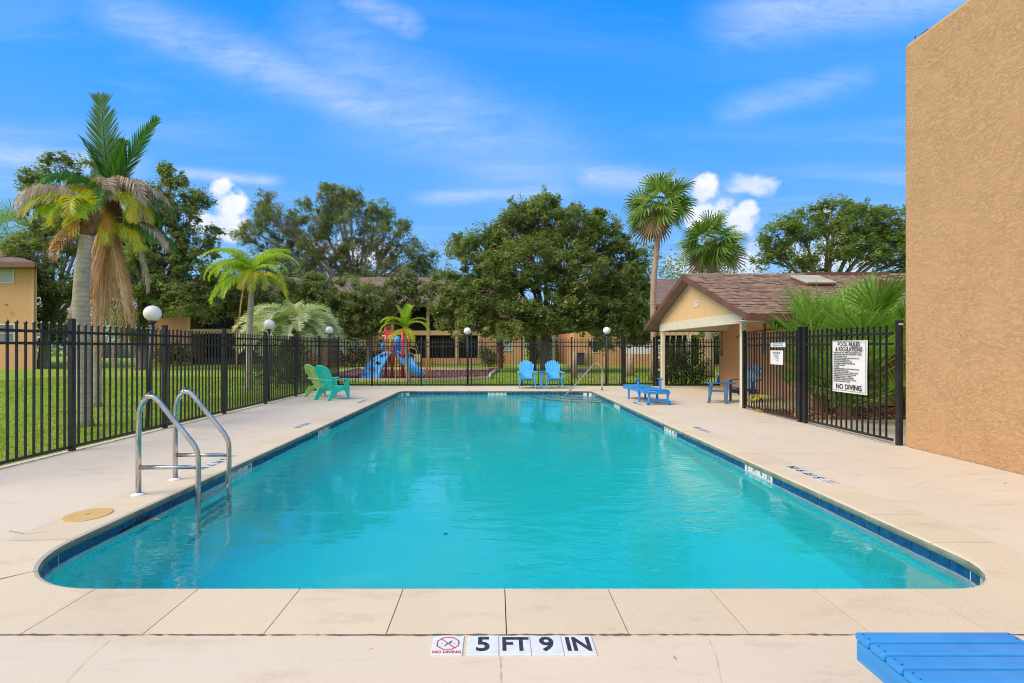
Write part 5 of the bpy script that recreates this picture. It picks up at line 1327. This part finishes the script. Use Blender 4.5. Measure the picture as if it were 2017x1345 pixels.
# far trees closing the view, one mass
rng = np.random.default_rng(41); C = []
for k in range(1500):
    px = rng.uniform(-700, 2700); 
    hmax = 560 + 40 * math.sin(px / 130) + 25 * math.sin(px / 47 + 1)
    if 880 < px < 1300: hmax = 600
    y = rng.uniform(78, 105); z = rng.uniform(.5, EYE + (685 - hmax) * y / FPX); C.append(((px - 976) * y / FPX, y, z))
C = np.array(C); L = np.repeat(C, 60, axis=0) + rng.normal(size=(len(C) * 60, 3)) * np.array([1.5, 1.2, 1.1])
L = L[L[:, 2] > 0]; V, F = leaf_quads(L, rng.uniform(.45, .8, size=len(L)), rng, .6)
o = link('treeline', np_mesh('treeline', V, F, L_oak2)); o['kind'] = 'stuff'; o['label'] = 'far belt of trees behind the buildings'

# ---- shrubs
def shrub(label, lobes, mat_, seed, leaf=.09, n=520, cat='shrub', name='shrub', up=.5, stems=None, slim=.55):
    rng = np.random.default_rng(seed); rr = random.Random(seed); c0 = lobes[0][0]; base = Vector((c0[0], c0[1], -.03)); t = thing(name, label, cat, base)
    pts = []
    for (c, r) in lobes:
        k = int(n * (r if isinstance(r, (int, float)) else r[0]) ** 2 * 4); d = unit(rng.normal(size=(k, 3))); rad = rng.uniform(.25, 1, size=(k, 1)) ** .5
        rv = np.array([r, r, r]) if isinstance(r, (int, float)) else np.array(r)
        pts.append(np.array(c) + d * rad * rv * (1 + .25 * rng.normal(size=(k, 1))))
    L = np.concatenate(pts); L = L[L[:, 2] > .0]
    V, F = leaf_quads(L, rng.uniform(.6, 1.3, size=len(L)) * leaf, rng, up, None, slim); link('foliage', np_mesh('foliage', V - np.array(base), F, mat_), t)
    m = MB()
    for (c, r) in lobes:
        for _ in range(4):
            rr_ = r if isinstance(r, (int, float)) else r[0]
            e = Vector(c) + Vector((rr.uniform(-.6, .6) * rr_, rr.uniform(-.6, .6) * rr_, rr.uniform(0, .7) * rr_)); b = base + Vector((rr.uniform(-.15, .15) + (c[0] - base.x) * .7, rr.uniform(-.1, .1), 0)); m.tube([b, b.lerp(e, .5) + Vector((rr.uniform(-.1, .1), 0, .05)), e], [.02, .015, .006], 5, caps=False)
    part('stem', m, M_bark, t, world=True); return t
shrub('dark hedge shrub behind the porch fence', [((6.75, 18.75, .9), (.55, .4, .85)), ((7.2, 18.8, .5), (.6, .4, .5)), ((6.5, 18.8, .4), (.35, .3, .45)), ((8.0, 18.9, .35), (.5, .35, .4)), ((7.6, 18.85, 1.0), (.4, .3, .5)), ((8.3, 19.0, .8), (.25, .3, .25))], L_shrub, 51, .075, 1100)
shrub('large dark shrub under the silvery palm', [((-8.6, 19.4, .8), (1.0, .8, .95)), ((-7.6, 18.9, .6), (.7, .5, .7)), ((-9.6, 20.2, .9), (.9, .8, 1.0)), ((-8.0, 17.2, .5), (.5, .6, .55)), ((-8.9, 21.0, 1.4), (1.0, .8, .9))], L_shrub, 52, .10, 360)
shrub('dark bushes against the block left of the playground', [((X(695, 38), 38, .9), (1.3, .7, 1.0)), ((X(672, 38), 38, .9), (.9, .7, 1.1)), ((X(722, 38), 38, .6), (.8, .6, .7))], L_shrub, 53, .17, 190)
shrub('dark bushes behind the playground tower', [((X(752, 38), 38, 1.3), (.8, .6, 1.3)), ((X(744, 38), 38, .7), (.7, .6, .7))], L_shrub, 54, .17, 190)
shrub('leafy bush at the wall right of the far globe lamp', [((X(963, 37), 37, .8), (.9, .6, .8)), ((X(975, 37), 37, .5), (.7, .6, .55)), ((X(955, 37), 37, 1.2), (.5, .4, .6))], L_shrub, 55, .15, 240)
shrub('row of dark bushes at the far left balcony wall', [((X(345, 40), 40, 1.0), (1.2, .6, 1.1)), ((X(362, 40), 40, .8), (.8, .6, .9)), ((X(325, 40), 40, .9), (1.0, .6, 1.0))], L_shrub, 56, .18, 160)
shrub('bushes behind the lawn under the porch view', [((X(1410, 37), 37, 1.1), (1.0, .6, .8)), ((X(1432, 37), 37, 1.0), (1.0, .6, .8)), ((X(1370, 37), 37, 1.3), (1.0, .6, 1.2)), ((X(1340, 37), 37, 1.1), (1.0, .6, 1.0))], L_shrub, 57, .17, 170)
shrub('low shrub at the end of the drive', [((X(1090, 50), 50, .9), (1.6, .6, .9)), ((X(1058, 50), 50, .8), (1.2, .6, .8))], L_oak3, 58, .2, 90)
m = MB()
for (px, lx) in ((1313, -.1), (1322, -.05), (1331, .0), (1341, .06), (1350, .1)):
    b_ = P(px + lx * 30, 676, 19.0); e = P(px + lx * 60 + 2, 652, 19.0); m.tube([(b_.x - lx * .3, 19.0, 0), (b_.x, 19.0, b_.z), (e.x, 19, e.z + .05)], [.035, .03, .022], 6)
single('bare_stems', m, M_barkpale, 'pale bare stems rising over the porch hedge', 'stems', loc=(6.8, 19, 0))

# ---- palms
def pinnate(L, n, a0, arch, ll, droop, mats_, seed, vang=.25, w=.035, fwd=.55, rach=.018, tipfade=.35, slack=0.0):
    """feather frond from the origin along +X; a0 start elevation (deg), arch total bend down (deg)"""
    rr = random.Random(seed); m = MB(); pts = [Vector((0, 0, 0))]; K = 14; dirs = []
    side_bend = rr.uniform(-.15, .15)
    for i in range(K):
        t = (i + .5) / K; a = R(a0) - R(arch) * t ** 1.25; a = max(a, R(-88)); d = Vector((math.cos(a) * math.cos(side_bend * t), math.cos(a) * math.sin(side_bend * t), math.sin(a))); dirs.append(d); pts.append(pts[-1] + d * (L / K))
    m.tube(pts, [rach * (1 - .85 * i / K) for i in range(K + 1)], 5, caps=False)
    for k in range(n):
        t = .10 + .90 * (k + .5) / n; f = t * K; i = min(int(f), K - 1); p = pts[i].lerp(pts[i + 1], f - i); d = dirs[i]
        side0 = d.cross(Vector((0, 0, 1)))
        if side0.length < .05: side0 = Vector((0, -1, 0))
        side0.normalize(); up = side0.cross(d).normalized()
        prof_ = math.sin(PI * min(1, .12 + t * .95)) ** .55 if t < .86 else .75 - 4.2 * (t - .86)
        for s in (-1, 1):
            l = ll * prof_ * rr.uniform(.8, 1.1); fw = fwd + .5 * t + rr.uniform(-.12, .12)
            ld = (side0 * s + d * fw + up * (vang + rr.uniform(-.15, .15))).normalized(); ld2 = (ld + Vector((0, 0, -droop * rr.uniform(.7, 1.3)))).normalized(); ld3 = (ld2 + Vector((0, 0, -droop * 1.2 * rr.uniform(.7, 1.3)))).normalized()
            a = p; b = a + ld * l * .35; c = b + ld2 * l * .35; e = c + ld3 * l * .3; wv = d * (w * .5)
            m.add([a - wv * .5, a + wv * .5, b - wv, b + wv, c - wv * .8, c + wv * .8, e], [(0, 1, 3, 2), (2, 3, 5, 4), (4, 5, 6)])
    return mesh_of('frond', m, mats_)
def fan(R_, nseg, a0, pet, droop, mats_, seed, span=250, w=.045, petr=.012, cup=.15, tipdroop=.5, arch=30):
    rr = random.Random(seed); m = MB(); K = 6; pts = [Vector((0, 0, 0))]
    for i in range(K):
        a = R(a0) - R(arch) * ((i + .5) / K) ** 1.4; pts.append(pts[-1] + Vector((math.cos(a), 0, math.sin(a))) * (pet / K))
    m.tube(pts, [petr * (1 - .4 * i / K) for i in range(K + 1)], 5, caps=False)
    d = (pts[-1] - pts[-2]).normalized(); side = Vector((0, 1, 0)); up = d.cross(side) * -1
    if up.z < 0: up = -up
    c0 = pts[-1]; roll = rr.uniform(-.3, .3)
    for k in range(nseg):
        u = (k + .5) / nseg * 2 - 1; ang = u * R(span / 2); l = R_ * (.72 + .28 * math.cos(ang * .8)) * rr.uniform(.9, 1.06)
        base_dir = d * math.cos(ang) + side * math.sin(ang); o0 = c0 + d * (R_ * .12 * max(0, math.cos(ang)))
        dd = (base_dir + up * (cup * abs(math.sin(ang)) + roll * math.sin(ang) * .5)).normalized()
        d2 = (dd + Vector((0, 0, -droop * rr.uniform(.6, 1.3)))).normalized(); d3 = (d2 + Vector((0, 0, -tipdroop * rr.uniform(.3, 1.6)))).normalized()
        a = o0; b = a + dd * l * .45; c = b + d2 * l * .32; e = c + d3 * l * .23; wv = dd.cross(up).normalized() * (w * .5)
        m.add([a - wv * .3, a + wv * .3, b - wv, b + wv, c - wv * .6, c + wv * .6, e], [(0, 1, 3, 2), (2, 3, 5, 4), (4, 5, 6)])
    return mesh_of('frond', m, mats_)
def place(t, me, p, az, name='frond', sc=1.0, tilt=0.0, label=None):
    o = link(name, me, t, Vector(p) - wloc(t), (tilt, 0, az)); o.scale = (sc, sc, sc)
    if label: o['label'] = label
    return o

# Palm A : near thick-trunked palm
A = thing('dying_palm', 'nearest palm with thick pale ringed trunk and dying yellow fronds', 'palm tree', (-7.72, 9.0, -.03))
m = MB(); m.tube([(-7.70, 9, -.05), (-7.70, 9, .12), (-7.72, 9, .6), (-7.76, 9, 1.4), (-7.78, 9, 2.2), (-7.75, 9, 2.9), (-7.70, 9, 3.4), (-7.64, 9, 3.72)], [.15, .118, .108, .125, .134, .118, .095, .085], 20); part('trunk', m, M_ptrunk, A, world=True, smooth=True)
m = MB(); m.tube([(-7.66, 9, 3.55), (-7.64, 9, 3.75), (-7.60, 9, 3.95), (-7.55, 9, 4.15)], [.095, .13, .14, .07], 12); part('boot', m, M_boot, A, world=True, smooth=True)
cA = (-7.55, 9.0, 4.0)
fA1 = [pinnate(1.35, 54, 35, 120, .46, .55, L_palmy, 100 + i, w=.034) for i in range(2)]
fA2 = [pinnate(1.5, 50, 52, 140, .60, 1.5, L_deadg, 110 + i, w=.026) for i in range(2)]
fA3 = [pinnate(1.15, 54, 20, 95, .42, .7, L_lime, 120 + i, w=.034) for i in range(2)]
fA4 = pinnate(1.0, 26, -30, 60, .35, .9, L_dead, 130, w=.025)
for k, (me, az) in enumerate(((fA2[0], 172), (fA2[1], 205), (fA1[0], 185), (fA1[1], 150), (fA3[0], 225), (fA3[1], 260), (fA1[0], 290), (fA2[0], 230), (fA2[1], 145), (fA3[0], 300), (fA1[0], 250))): place(A, me, cA, R(az), sc=rnd.uniform(.70, .92), tilt=rnd.uniform(-.25, .25))
for az in (190, 235): place(A, fA4, (-7.62, 8.96, 3.85), R(az))
# Palm B : taller, green spear above, long brown skirt
B = thing('dying_palm', 'palm with green spear leaves and long brown skirt of dead fronds', 'palm tree', (-9.95, 12.0, -.03))
m = MB(); m.tube([(-9.98, 12.0, -.05), (-9.98, 12.0, .1), (-9.96, 12.0, 1.2), (-9.85, 12.0, 2.6), (-9.70, 12.0, 4.0), (-9.62, 12.0, 5.0)], [.14, .10, .09, .10, .12, .14], 14); part('trunk', m, M_ptrunk, B, world=True, smooth=True)
m = MB(); m.tube([(-9.68, 12, 4.2), (-9.62, 12, 4.8), (-9.6, 12, 5.3)], [.14, .24, .12], 12); part('boot', m, M_boot, B, world=True, smooth=True)
cB = Vector((-9.65, 12.0, 5.05))
sp1 = pinnate(2.65, 74, 94, 4, .72, .0, L_palm, 140, vang=.0, w=.048, fwd=1.0, rach=.03); sp2 = pinnate(2.45, 70, 68, 14, .6, .02, L_palm, 141, vang=.1, w=.055, fwd=1.3, rach=.025); sp3 = pinnate(2.0, 60, 78, 20, .55, .1, L_palm, 142, w=.05, fwd=1.2)
place(B, sp1, cB, R(95), tilt=R(-3), label='tall green spear frond'); place(B, sp2, cB, R(2)); place(B, sp3, cB, R(120)); place(B, sp3, cB, R(-20), sc=.8); place(B, sp3, cB, R(200), sc=.85); place(B, sp3, cB, R(60), sc=.9)
gB = [pinnate(2.0, 64, 50 - 10 * i, 125, .60, .8, L_palm, 150 + i, w=.045) for i in range(2)]
yB = [pinnate(2.0, 64, 30, 125, .55, .9, L_palmy, 155 + i, w=.045) for i in range(2)]
dB = [pinnate(2.0, 60, 62, 160, .75, 1.6, L_deadg, 160 + i, w=.032) for i in range(3)]
for me, az in ((gB[0], -8), (yB[0], -35), (gB[1], 20), (dB[0], 0), (dB[1], -50), (dB[2], 30), (yB[1], -75), (gB[0], -110), (dB[0], 175), (dB[2], 200), (yB[0], -100), (gB[1], 60), (dB[1], 90), (gB[0], 150), (dB[2], -20), (yB[1], -10), (gB[1], -60)): place(B, me, cB, R(az), sc=rnd.uniform(.75, 1.0), tilt=rnd.uniform(-.3, .3))
lo_ = [pinnate(1.9, 56, 8, 72, .62, 1.0, L_palm, 166, w=.045), pinnate(1.8, 56, 0, 75, .60, 1.3, L_palmy, 167, w=.045), pinnate(1.9, 50, 10, 80, .7, 1.6, L_deadg, 168, w=.035)]
for i_, az in ((0, -12), (1, -30), (2, 8), (0, 20), (1, -55), (2, -5), (0, -75)): place(B, lo_[i_], cB + Vector((0, 0, -.45)), R(az), sc=rnd.uniform(.8, 1.0), tilt=rnd.uniform(-.2, .2))
oB = pinnate(1.0, 46, 5, 95, .32, .7, L_orange, 170, w=.028)
for az in (-100, -70, -125, -45): place(B, oB, cB + Vector((.1, -.35, -.35)), R(az), name='fruit_stalk')
skm = [pinnate(2.7 + .33 * i, 34, -72 - 4 * i, 14, .62, 2.2, L_dead if i % 2 else L_deadtan, 180 + i, vang=0, w=.050, fwd=2.6, rach=.03) for i in range(5)]
for k in range(24):
    az = (-175 + k * 28) if k < 13 else (-150 + (k - 13) * 11) + rnd.uniform(-8, 8); place(B, skm[(k * 3) % 5], cB + Vector((math.cos(R(az)) * .08, math.sin(R(az)) * .08, -.35 - .04 * (k % 3))), R(az), sc=rnd.uniform(.80, 1.10), tilt=rnd.uniform(-.3, .3), name='dead_frond')
hang1 = pinnate(1.3, 30, -70, 18, .45, 1.4, L_deadg, 190, vang=0, w=.03, fwd=1.5); place(B, hang1, (-8.95, 12.0, 4.1), R(0), name='dead_frond')
# Palm C : queen palm
Cc = thing('queen_palm', 'young yellow-green palm in front of the silvery palm', 'palm tree', (-8.42, 16.4, -.03))
m = MB(); m.tube([(-8.42, 16.4, -.05), (-8.42, 16.4, .1), (-8.42, 16.4, 1.6), (-8.36, 16.4, 3.0), (-8.33, 16.4, 3.5)], [.13, .105, .10, .095, .085], 14); part('trunk', m, M_ptrunk, Cc, world=True, smooth=True)
m = MB(); m.tube([(-8.34, 16.4, 3.4), (-8.33, 16.4, 3.7), (-8.33, 16.4, 4.1)], [.105, .12, .05], 10); part('crownshaft', m, M_strunk, Cc, world=True, smooth=True)
cC = (-8.33, 16.4, 3.85)
cf = [pinnate(L_, 58, e_, ar, .46, .7, mt, 200 + i, w=.038, vang=.35) for i, (L_, e_, ar, mt) in enumerate(((2.15, 74, 135, L_lime), (2.05, 58, 150, L_lime), (1.75, 25, 115, L_palmy), (1.9, 84, 100, L_lime), (1.8, 5, 90, L_lime)))]
for k, (i, az) in enumerate(((0, 180), (0, 140), (1, 200), (1, 165), (3, 160), (0, 10), (3, 35), (1, -10), (2, -40), (2, -75), (4, -100), (1, 215), (4, 185), (2, -15), (0, 60), (3, 100), (1, 250), (4, 0), (2, -60), (0, -130))): place(Cc, cf[i], cC, R(az), sc=.80 + .035 * (k % 7), tilt=rnd.uniform(-.35, .35))
cd_ = pinnate(1.9, 36, -78, 10, .28, 1.5, L_dead, 210, vang=0, w=.03, fwd=1.8); place(Cc, cd_, (-8.50, 16.35, 3.95), R(190), name='dead_frond'); place(Cc, cd_, (-8.48, 16.3, 3.9), R(230), sc=.8, name='dead_frond')
# Palm D : silver pindo palm
D = thing('pindo_palm', 'wide silvery grey-green palm arching over the left fence', 'palm tree', (-9.3, 22.0, -.03))
m = MB(); m.tube([(-9.3, 22, -.05), (-9.3, 22, 1.0), (-9.3, 22, 1.9)], [.35, .32, .28], 14); part('trunk', m, M_boot, D, world=True, smooth=True)
df = [pinnate(2.75, 56, e_, ar, .66, .10, L_silver, 220 + i, w=.045, vang=.55, fwd=.5, rach=.025) for i, (e_, ar) in enumerate(((85, 120), (70, 125), (58, 120), (45, 110), (30, 100), (15, 75)))]
k = 0
for i, cnt_ in ((0, 6), (1, 10), (2, 11), (3, 12), (4, 12), (5, 8)):
    for j in range(cnt_):
        place(D, df[i], (-9.3, 22, 1.95), R(360 / cnt_ * j + i * 17 + rnd.uniform(-8, 8)), sc=rnd.uniform(.9, 1.06)); k += 1
# Palm E : small palm by the playground
E = thing('young_palm', 'small bright lime palm with slim trunk beside the playground tower', 'palm tree', (-3.70, 20.0, -.03))
m = MB(); m.tube([(-3.62, 20, -.05), (-3.64, 20, .1), (-3.72, 20, 1.2), (-3.76, 20, 2.0)], [.10, .085, .075, .065], 12); part('trunk', m, M_ptrunk, E, world=True, smooth=True)
m = MB(); m.tube([(-3.76, 20, 1.95), (-3.77, 20, 2.15), (-3.78, 20, 2.35)], [.07, .075, .03], 8); part('crownshaft', m, L_palmy, E, world=True, smooth=True)
ef = [pinnate(1.25, 54, e_, ar, .34, .35, mt, 230 + i, w=.03, vang=.35) for i, (e_, ar, mt) in enumerate(((80, 25, L_lime), (62, 110, L_lime), (48, 120, L_lime), (40, 110, L_palmy), (-10, 60, L_palmy)))]
for i, az in ((0, 60), (0, 160), (0, -60), (1, 175), (1, 150), (2, 5), (2, -12), (1, 20), (3, 200), (4, -60), (4, -120), (2, 100), (1, -150), (0, 10)): place(E, ef[i], (-3.77, 20, 2.25), R(az), sc=1.0 if i else .85)
place(E, pinnate(1.5, 28, -62, 22, .20, 1.5, L_dead, 240, vang=0, w=.025, fwd=1.8), (-3.55, 20.1, 2.1), R(-8), name='dead_frond')

# Sabal palms
def sabal(label, base, h, Rr, bendx, seed, nfr=34, trunk=.17, mat_=L_fan, boots=.7, cut=None):
    t = thing('sabal_palm', label, 'palm tree', base); b = Vector(base); top = b + Vector((bendx, 0, h)); rr = random.Random(seed)
    m = MB(); K = 8; m.tube([b + Vector((bendx * (i / K) ** 1.6 + .05 * math.sin(i * 1.1), 0, h * i / K)) for i in range(K + 1)], [trunk * (1.35 if i == 0 else (1.0 - .12 * i / K)) for i in range(K + 1)], 14); part('trunk', m, M_strunk, t, world=True, smooth=True)
    m = MB(); m.tube([top - Vector((0, 0, boots)), top - Vector((0, 0, boots * .5)), top + Vector((0, 0, .1))], [trunk * .95, trunk * 1.25, trunk * .9], 10)
    for k in range(26):
        a = rr.uniform(0, 2 * PI); z = top.z - rr.uniform(0, boots); m.beam((top.x + math.cos(a) * trunk * .8, top.y + math.sin(a) * trunk * .8, z), (top.x + math.cos(a) * trunk * 2.0, top.y + math.sin(a) * trunk * 2.0, z + .22), .05, .02)
    part('boot', m, M_boot, t, world=True)
    fs = [fan(Rr * .58, 19, e_, Rr * .50, .25, mt, seed + i, span=230, w=.085, tipdroop=.9, arch=ar) for i, (e_, ar, mt) in enumerate(((82, 15, mat_), (60, 35, mat_), (35, 45, mat_), (8, 45, mat_), (-20, 45, mat_), (-40, 40, L_brownfan)))]
    k = 0
    for i, c_ in ((0, 4), (1, 7), (2, 9), (3, 9), (4, 7), (5, 4)):
        for j in range(int(c_ * nfr / 34 + .5)): place(t, fs[i], top, R(360 / c_ * j + i * 23 + rr.uniform(-14, 14)), sc=rr.uniform(.85, 1.08), tilt=rr.uniform(-.9, .9) * (1 if i else .4))
    return t
sabal('tall sabal palm standing beside the clubhouse gable', (6.95, 21.3, -.03), 7.75, 1.62, .30, 300, 40, .135)
sabal('shorter sabal palm rising behind the clubhouse roof', (10.65, 24.0, -.03), 6.6, 1.75, .1, 330, 36, .2)
sabal('sabal palm behind the roof of the left apartment block', (-50.2, 50.0, -.03), 13.2, 3.5, .1, 360, 34, .3, L_fan2)
# small sabal crowns beneath the oak
for (px, Y, h, lab, sd_) in ((1050, 31, 3.0, 'small cabbage palm with shaggy boots left of the oak trunk', 400), (985, 34, 2.2, 'small shaggy palm by the window right of the lamp', 430)):
    t = thing('cabbage_palm', lab, 'palm tree', (X(px, Y), Y, -.03)); m = MB(); m.tube([(X(px, Y), Y, -.05), (X(px, Y), Y, h * .5), (X(px, Y), Y, h)], [.22, .25, .2], 10)
    rr = random.Random(sd_)
    for k in range(60):
        a = rr.uniform(0, 2 * PI); z = rr.uniform(.1, h); x_ = X(px, Y); m.beam((x_ + math.cos(a) * .2, Y + math.sin(a) * .2, z), (x_ + math.cos(a) * .36, Y + math.sin(a) * .36, z + .28), .06, .02)
    part('trunk', m, M_boot, t, world=True)
    f1 = fan(.55, 22, 50, .5, .2, L_fan, sd_, w=.06); f2 = fan(.55, 22, 10, .5, .3, L_fan, sd_ + 1, w=.06)
    for j in range(12): place(t, (f1, f2)[j % 2], (X(px, Y), Y, h), R(30 * j))
# palmetto clump behind the rules sign
def palmetto(label, base, seed, n, Rr, pet, lo=45, mat_=L_fan2):
    t = thing('palmetto', label, 'palmetto', base, 0, 'palmettos in the bed behind the gate'); rr = random.Random(seed)
    fs = [fan(Rr, 22, e_, pet, .06, mat_, seed + i, span=135 + 15 * i, w=.040, tipdroop=.35, arch=ar, petr=.014, cup=.35) for i, (e_, ar) in enumerate(((84, 6), (74, 18), (62, 24), (lo, 30), (lo - 14, 34)))]
    for k in range(n):
        i = (0, 1, 1, 2, 2, 3, 3, 4)[k % 8]; place(t, fs[i], Vector(base) + Vector((rr.uniform(-.12, .12), rr.uniform(-.12, .12), rr.uniform(0, .2))), R(k * 137.5 + rr.uniform(-15, 15)), sc=rr.uniform(.82, 1.08))
    m = MB(); m.tube([Vector(base) + Vector((0, 0, -.05)), Vector(base) + Vector((0, 0, .3))], [.17, .15], 10); part('trunk', m, M_boot, t, world=True)
    return t
palmetto('tallest palmetto, fanning up above the rules sign', (7.55, 10.35, -.01), 500, 34, .85, 2.10, 66)
palmetto('palmetto leaning against the stucco building corner', (8.75, 10.2, -.01), 520, 32, .75, 1.7, 58)
palmetto('palmetto in the bed nearest the short fence', (7.30, 10.75, -.01), 540, 26, .66, 1.0, 56)
palmetto('low palmetto filling the bed beneath the rules sign', (7.35, 10.0, -.01), 560, 22, .60, .8, 48)
t = thing('palmetto', 'yellowing palmetto poking through the short fence', 'palmetto', (6.3, 11.0, -.01), 0, 'palmettos in the bed behind the gate')
fy = [fan(.50, 16, 52, .62, .15, L_fanyel, 580, span=90, w=.015, arch=60, tipdroop=.7, petr=.008), fan(.42, 14, 35, .5, .1, L_fanyel, 581, span=80, w=.013, arch=55, tipdroop=.7, petr=.007)]
for k, (az, i) in enumerate(((200, 0), (225, 1), (178, 1), (252, 0), (262, 1))): place(t, fy[i], (6.60, 10.85, .12 + .06 * k), R(az), tilt=rnd.uniform(-.4, .4))
place(t, fy[1], (6.3, 11.0, .02), R(215), sc=.7, tilt=0)
# dead leaf litter in the bed
rng = np.random.default_rng(71); Lp = np.stack([rng.uniform(6.1, 11.5, 1400), rng.uniform(9.7, 11.4, 1400), rng.uniform(-.005, .05, 1400)], axis=1)
V, F = leaf_quads(Lp, rng.uniform(.08, .25, size=len(Lp)), rng, 1.5, None, .22); o = link('leaf_litter', np_mesh('leaf_litter', V, F, L_dead)); o['kind'] = 'stuff'
rng = np.random.default_rng(77); k_ = 46
lx = np.concatenate([-5.86 + np.abs(rng.normal(size=22)) * .35, rng.uniform(3.5, 5.85, 14), rng.uniform(-4.6, 4, 10)]); ly = np.concatenate([rng.uniform(4.8, 17.5, 22), rng.uniform(3.2, 11, 14), rng.uniform(1.4, 2.35, 10)])
V, F = leaf_quads(np.stack([lx, ly, np.full(k_, .009)], 1), rng.uniform(.018, .05, size=k_), rng, 6.0, None, .4); o = link('leaf_debris', np_mesh('leaf_debris', V, F, L_dead)); o['kind'] = 'stuff'
# mulch chips of the playground
rng = np.random.default_rng(72); Lp = np.stack([rng.uniform(-8.5, -.4, 9000), rng.uniform(21.4, 31.2, 9000), rng.uniform(-.01, .03, 9000)], axis=1)
V, F = leaf_quads(Lp, rng.uniform(.05, .12, size=len(Lp)), rng, 1.2, None, .5); o = link('mulch_chips', np_mesh('mulch_chips', V, F, pmat('chips', (.16, .075, .055), .95, (.34, .20, .15), 9, coord='World'))); o['kind'] = 'stuff'
# grass blades
rng = np.random.default_rng(73); n1 = 90000
gx = -6.03 - np.abs(rng.uniform(0, 1, n1)) ** 1.5 * 16; gy = rng.uniform(4.5, 24, n1)
n2 = 26000; gx2 = rng.uniform(-7.5, 9.5, n2); gy2 = 18.22 + rng.uniform(0, 1, n2) ** 1.4 * 9
gx = np.concatenate([gx, gx2]); gy = np.concatenate([gy, gy2]); patch = (np.sin(gx * 1.7 + np.sin(gy)) * np.sin(gy * 1.3 + gx * .6)); keep = rng.uniform(-1.6, 1, len(gx)) < patch
inm = (gx > -8.8) & (gx < -.25) & (gy > 20.9) ; keep &= ~inm
gx, gy = gx[keep], gy[keep]; N_ = len(gx); hgt = rng.uniform(.03, .07, N_) * (1 + (gy > 14) * .3); a = rng.uniform(0, 2 * PI, N_); w_ = rng.uniform(.004, .009, N_) * (1 + gy / 9)
V = np.empty((N_, 3, 3)); V[:, 0] = np.stack([gx - np.cos(a) * w_, gy - np.sin(a) * w_, np.full(N_, -.036)], 1); V[:, 1] = np.stack([gx + np.cos(a) * w_, gy + np.sin(a) * w_, np.full(N_, -.036)], 1)
V[:, 2] = np.stack([gx + rng.normal(size=N_) * .03, gy + rng.normal(size=N_) * .03, -.036 + hgt], 1)
o = link('grass', np_mesh('grass', V.reshape(-1, 3), np.arange(N_ * 3).reshape(N_, 3), L_grass, 3)); o['kind'] = 'stuff'
# fallen frond on the lawn
t = thing('fallen_frond', 'dead brown frond lying on the lawn behind the left fence', 'palm frond', (-9.6, 10.9, 0)); place(t, pinnate(1.1, 20, 12, 30, .12, .6, L_dead, 600, w=.02), (-9.9, 10.9, .02), R(-10))
